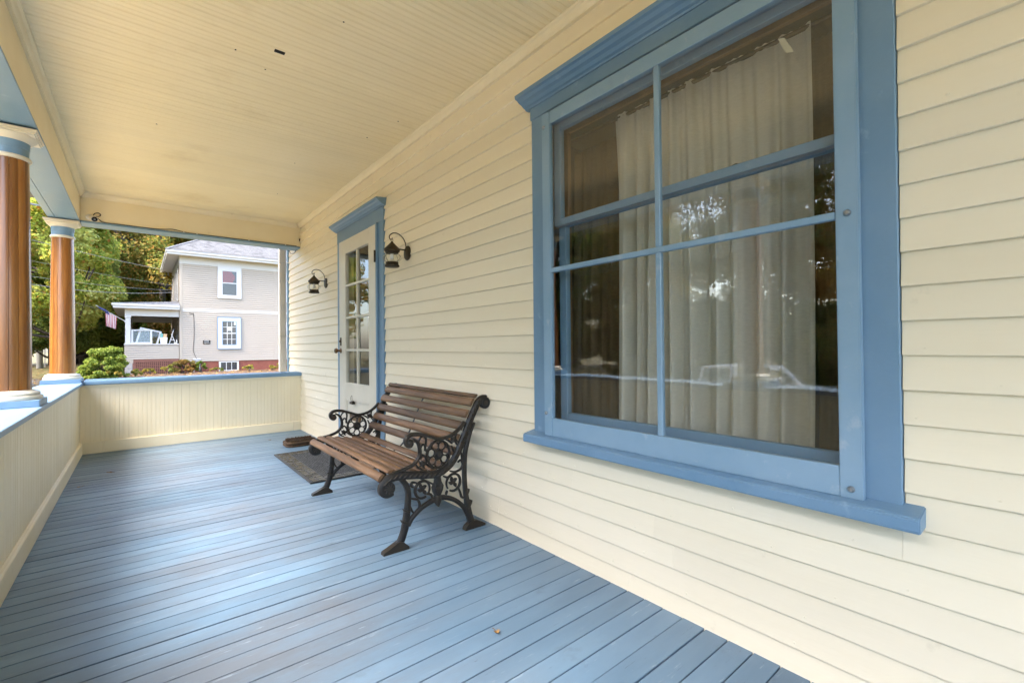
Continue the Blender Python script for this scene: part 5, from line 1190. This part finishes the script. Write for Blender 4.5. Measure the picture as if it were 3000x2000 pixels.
shrub('orange_shrub', 'low rust orange shrub against the neighbour house foundation', (-.12, 19.6, gz(0, 19.6)+.08), .62, .56, 7000, .055, MT['lf_orange'], 5, 40, .45)
shrub('olive_shrub', 'small olive green shrub right of the orange one by the meter', (.55, 19.55, gz(0, 19.6)+.08), .30, .50, 3000, .055, MT['lf_bush'], 8, 20)
for k_, (x_, y_, r_, h_, lab) in enumerate(((2.55, 19.2, .30, .24, 'yellow clump of leaves below the basement window'), (4.15, 19.5, .34, .42, 'yellow leafed plant beside the grey conduit'), (3.55, 19.3, .20, .16, 'small yellow plant right of the basement window'),
        (1.15, 19.0, .30, .14, 'flat yellowing plant left of the basement window'), (-.72, 19.0, .32, .34, 'yellow green plant left of the orange shrub'), (-1.35, 19.2, .30, .18, 'low yellow green plant before the lattice'), (-1.85, 17.6, .30, .22, 'pale yellow plant at the foot of the round bush'), (-2.5, 16.5, .34, .24, 'yellow plant in front of the round bush'))):
    shrub('garden_plant', lab, (x_, y_, gz(x_, y_)+.08), r_, h_, 700, .075, MT['lf_yellow'], 60+k_, 12)
b = MB(); g = np.random.default_rng(9); N_ = 9000
xx = g.uniform(-9, 6, N_); yy = g.uniform(8, 36, N_); zz = np.array([gz(a, c) for a, c in zip(xx, yy)])+.05+.08*((xx > -4.2) & (yy > 16.2) & (yy < 20.3)); an = g.uniform(0, 6.28, N_); s_ = g.uniform(.03, .07, N_)
dx, dy = np.cos(an)*s_, np.sin(an)*s_; tz = g.uniform(-.02, .03, N_)
V = np.stack([np.stack([xx-dx, yy-dy, zz], 1), np.stack([xx+dy*.7, yy-dx*.7, zz+tz], 1), np.stack([xx+dx, yy+dy, zz+.01], 1), np.stack([xx-dy*.7, yy+dx*.7, zz-tz*.3], 1)], 1)
o = bpy.data.objects.new('leaf_litter', quads_mesh('leaf_litter', V, MT['lf_litter'])); link(o); tag(o, 'dry fallen leaves scattered over the yard and driveway', 'leaves', kind='stuff')

# ================================================================== PICKUP TRUCK, seen mirrored in the window
TX, TG = -10.0, -1.10
t = thing('pickup_truck', 'white pickup truck parked on the street, seen mirrored in the window', 'truck', (TX, -1.5, TG))
def P2(pts): return [(y_, TG+z_) for y_, z_ in pts]
b = MB(); b.prism(P2([(1.15, .48), (1.15, 1.10), (-.72, 1.10), (-.72, 1.04), (-2.60, 1.06), (-3.85, .98), (-4.02, .86), (-4.05, .46), (-3.7, .40), (.9, .42)]), 0, TX-.92, TX+.92); body = b.build('body', MT['carwhite'], t, bevel=.05, seg=3, smooth=40)
b = MB(); b.box(TX-.78, -.65, TG+1.02, TX+.78, 1.08, TG+1.115); b.build('bed_liner', MT['plastic_k'], t)
b = MB()
cab0 = [(-.72, 1.05), (-2.62, 1.05)]; yb, yf, rb, rf_ = -.74, -2.64, -.92, -1.98
for (x_, q) in ((TX-.80, -1), (TX+.80, 1)):
    for (ya, za, yb_, zb_) in ((yb, 1.08, rb, 1.68), (yf, 1.06, rf_, 1.66), (-1.62, 1.07, -1.52, 1.68)): b.tube([(x_+.08*(-q)*-1, ya, TG+za), (x_-.06*q, yb_, TG+zb_)], .045, 8)
b.build('cab_pillar', MT['carwhite'], t, smooth=60)
b = MB(); b.prism(P2([(-.88, 1.655), (-.93, 1.70), (-1.2, 1.725), (-1.75, 1.715), (-2.0, 1.66), (-1.98, 1.635)]), 0, TX-.77, TX+.77); b.build('roof', MT['carwhite'], t, bevel=.02, smooth=40)
for (x_) in (TX-.81, TX+.81):
    b = MB(); b.add([(x_, -.76, TG+1.08), (x_, -2.6, TG+1.08), (x_*1.0+(-.05 if x_ > TX else .05), -1.99, TG+1.65), (x_+(-.05 if x_ > TX else .05), -.92, TG+1.66)], [(0, 1, 2, 3)]); b.build('side_window', MT['glassfar'], t)
b = MB(); b.add([(TX-.80, -2.62, TG+1.07), (TX+.80, -2.62, TG+1.07), (TX+.72, -1.99, TG+1.65), (TX-.72, -1.99, TG+1.65)], [(0, 1, 2, 3)]); b.build('windshield', MT['glassfar'], t)
b = MB(); b.add([(TX-.80, -.75, TG+1.08), (TX+.80, -.75, TG+1.08), (TX+.72, -.91, TG+1.65), (TX-.72, -.91, TG+1.65)], [(0, 1, 2, 3)]); b.build('rear_window', MT['glassfar'], t)
b = MB(); b.box(TX-.6, -1.75, TG+.9, TX+.6, -1.2, TG+1.45); b.build('seat', MT['plastic_k'], t, bevel=.06)
for x_ in (TX-.84, TX+.84):
    for y_ in (-3.15, .25):
        b = MB(); b.lathe([(.20, -.11), (.33, -.11), (.36, -.08), (.36, .08), (.33, .11), (.20, .11)], (x_, y_, TG+.37), 28, axis=0); wh = b.build('wheel', MT['rubber'], t, smooth=40)
        b = MB(); b.lathe([(.0, -.09), (.08, -.10), (.20, -.085), (.20, .085), (.08, .10), (0, .09)], (x_, y_, TG+.37), 20, axis=0); b.build('rim', MT['metal'], wh, smooth=40)
for x_ in (TX-.7, TX+.7):
    b = MB(); b.box(x_-.16, -4.06, TG+.72, x_+.16, -3.95, TG+.88); b.build('headlight', MT['glassfar'], t, bevel=.02)
    b = MB(); b.box(x_-.10, 1.10, TG+.72, x_+.10, 1.165, TG+1.0); b.build('taillight', MT['red'], t, bevel=.02)
    b = MB(); b.box(x_+(.14 if x_ > TX else -.32), -2.35, TG+1.08, x_+(.32 if x_ > TX else -.14), -2.25, TG+1.26); b.build('mirror', MT['carwhite'], t, bevel=.02)
b = MB(); b.box(TX-.93, -4.14, TG+.42, TX+.93, -4.055, TG+.60); b.box(TX-.93, 1.155, TG+.42, TX+.93, 1.23, TG+.58); b.build('bumper', MT['metal'], t, bevel=.02)
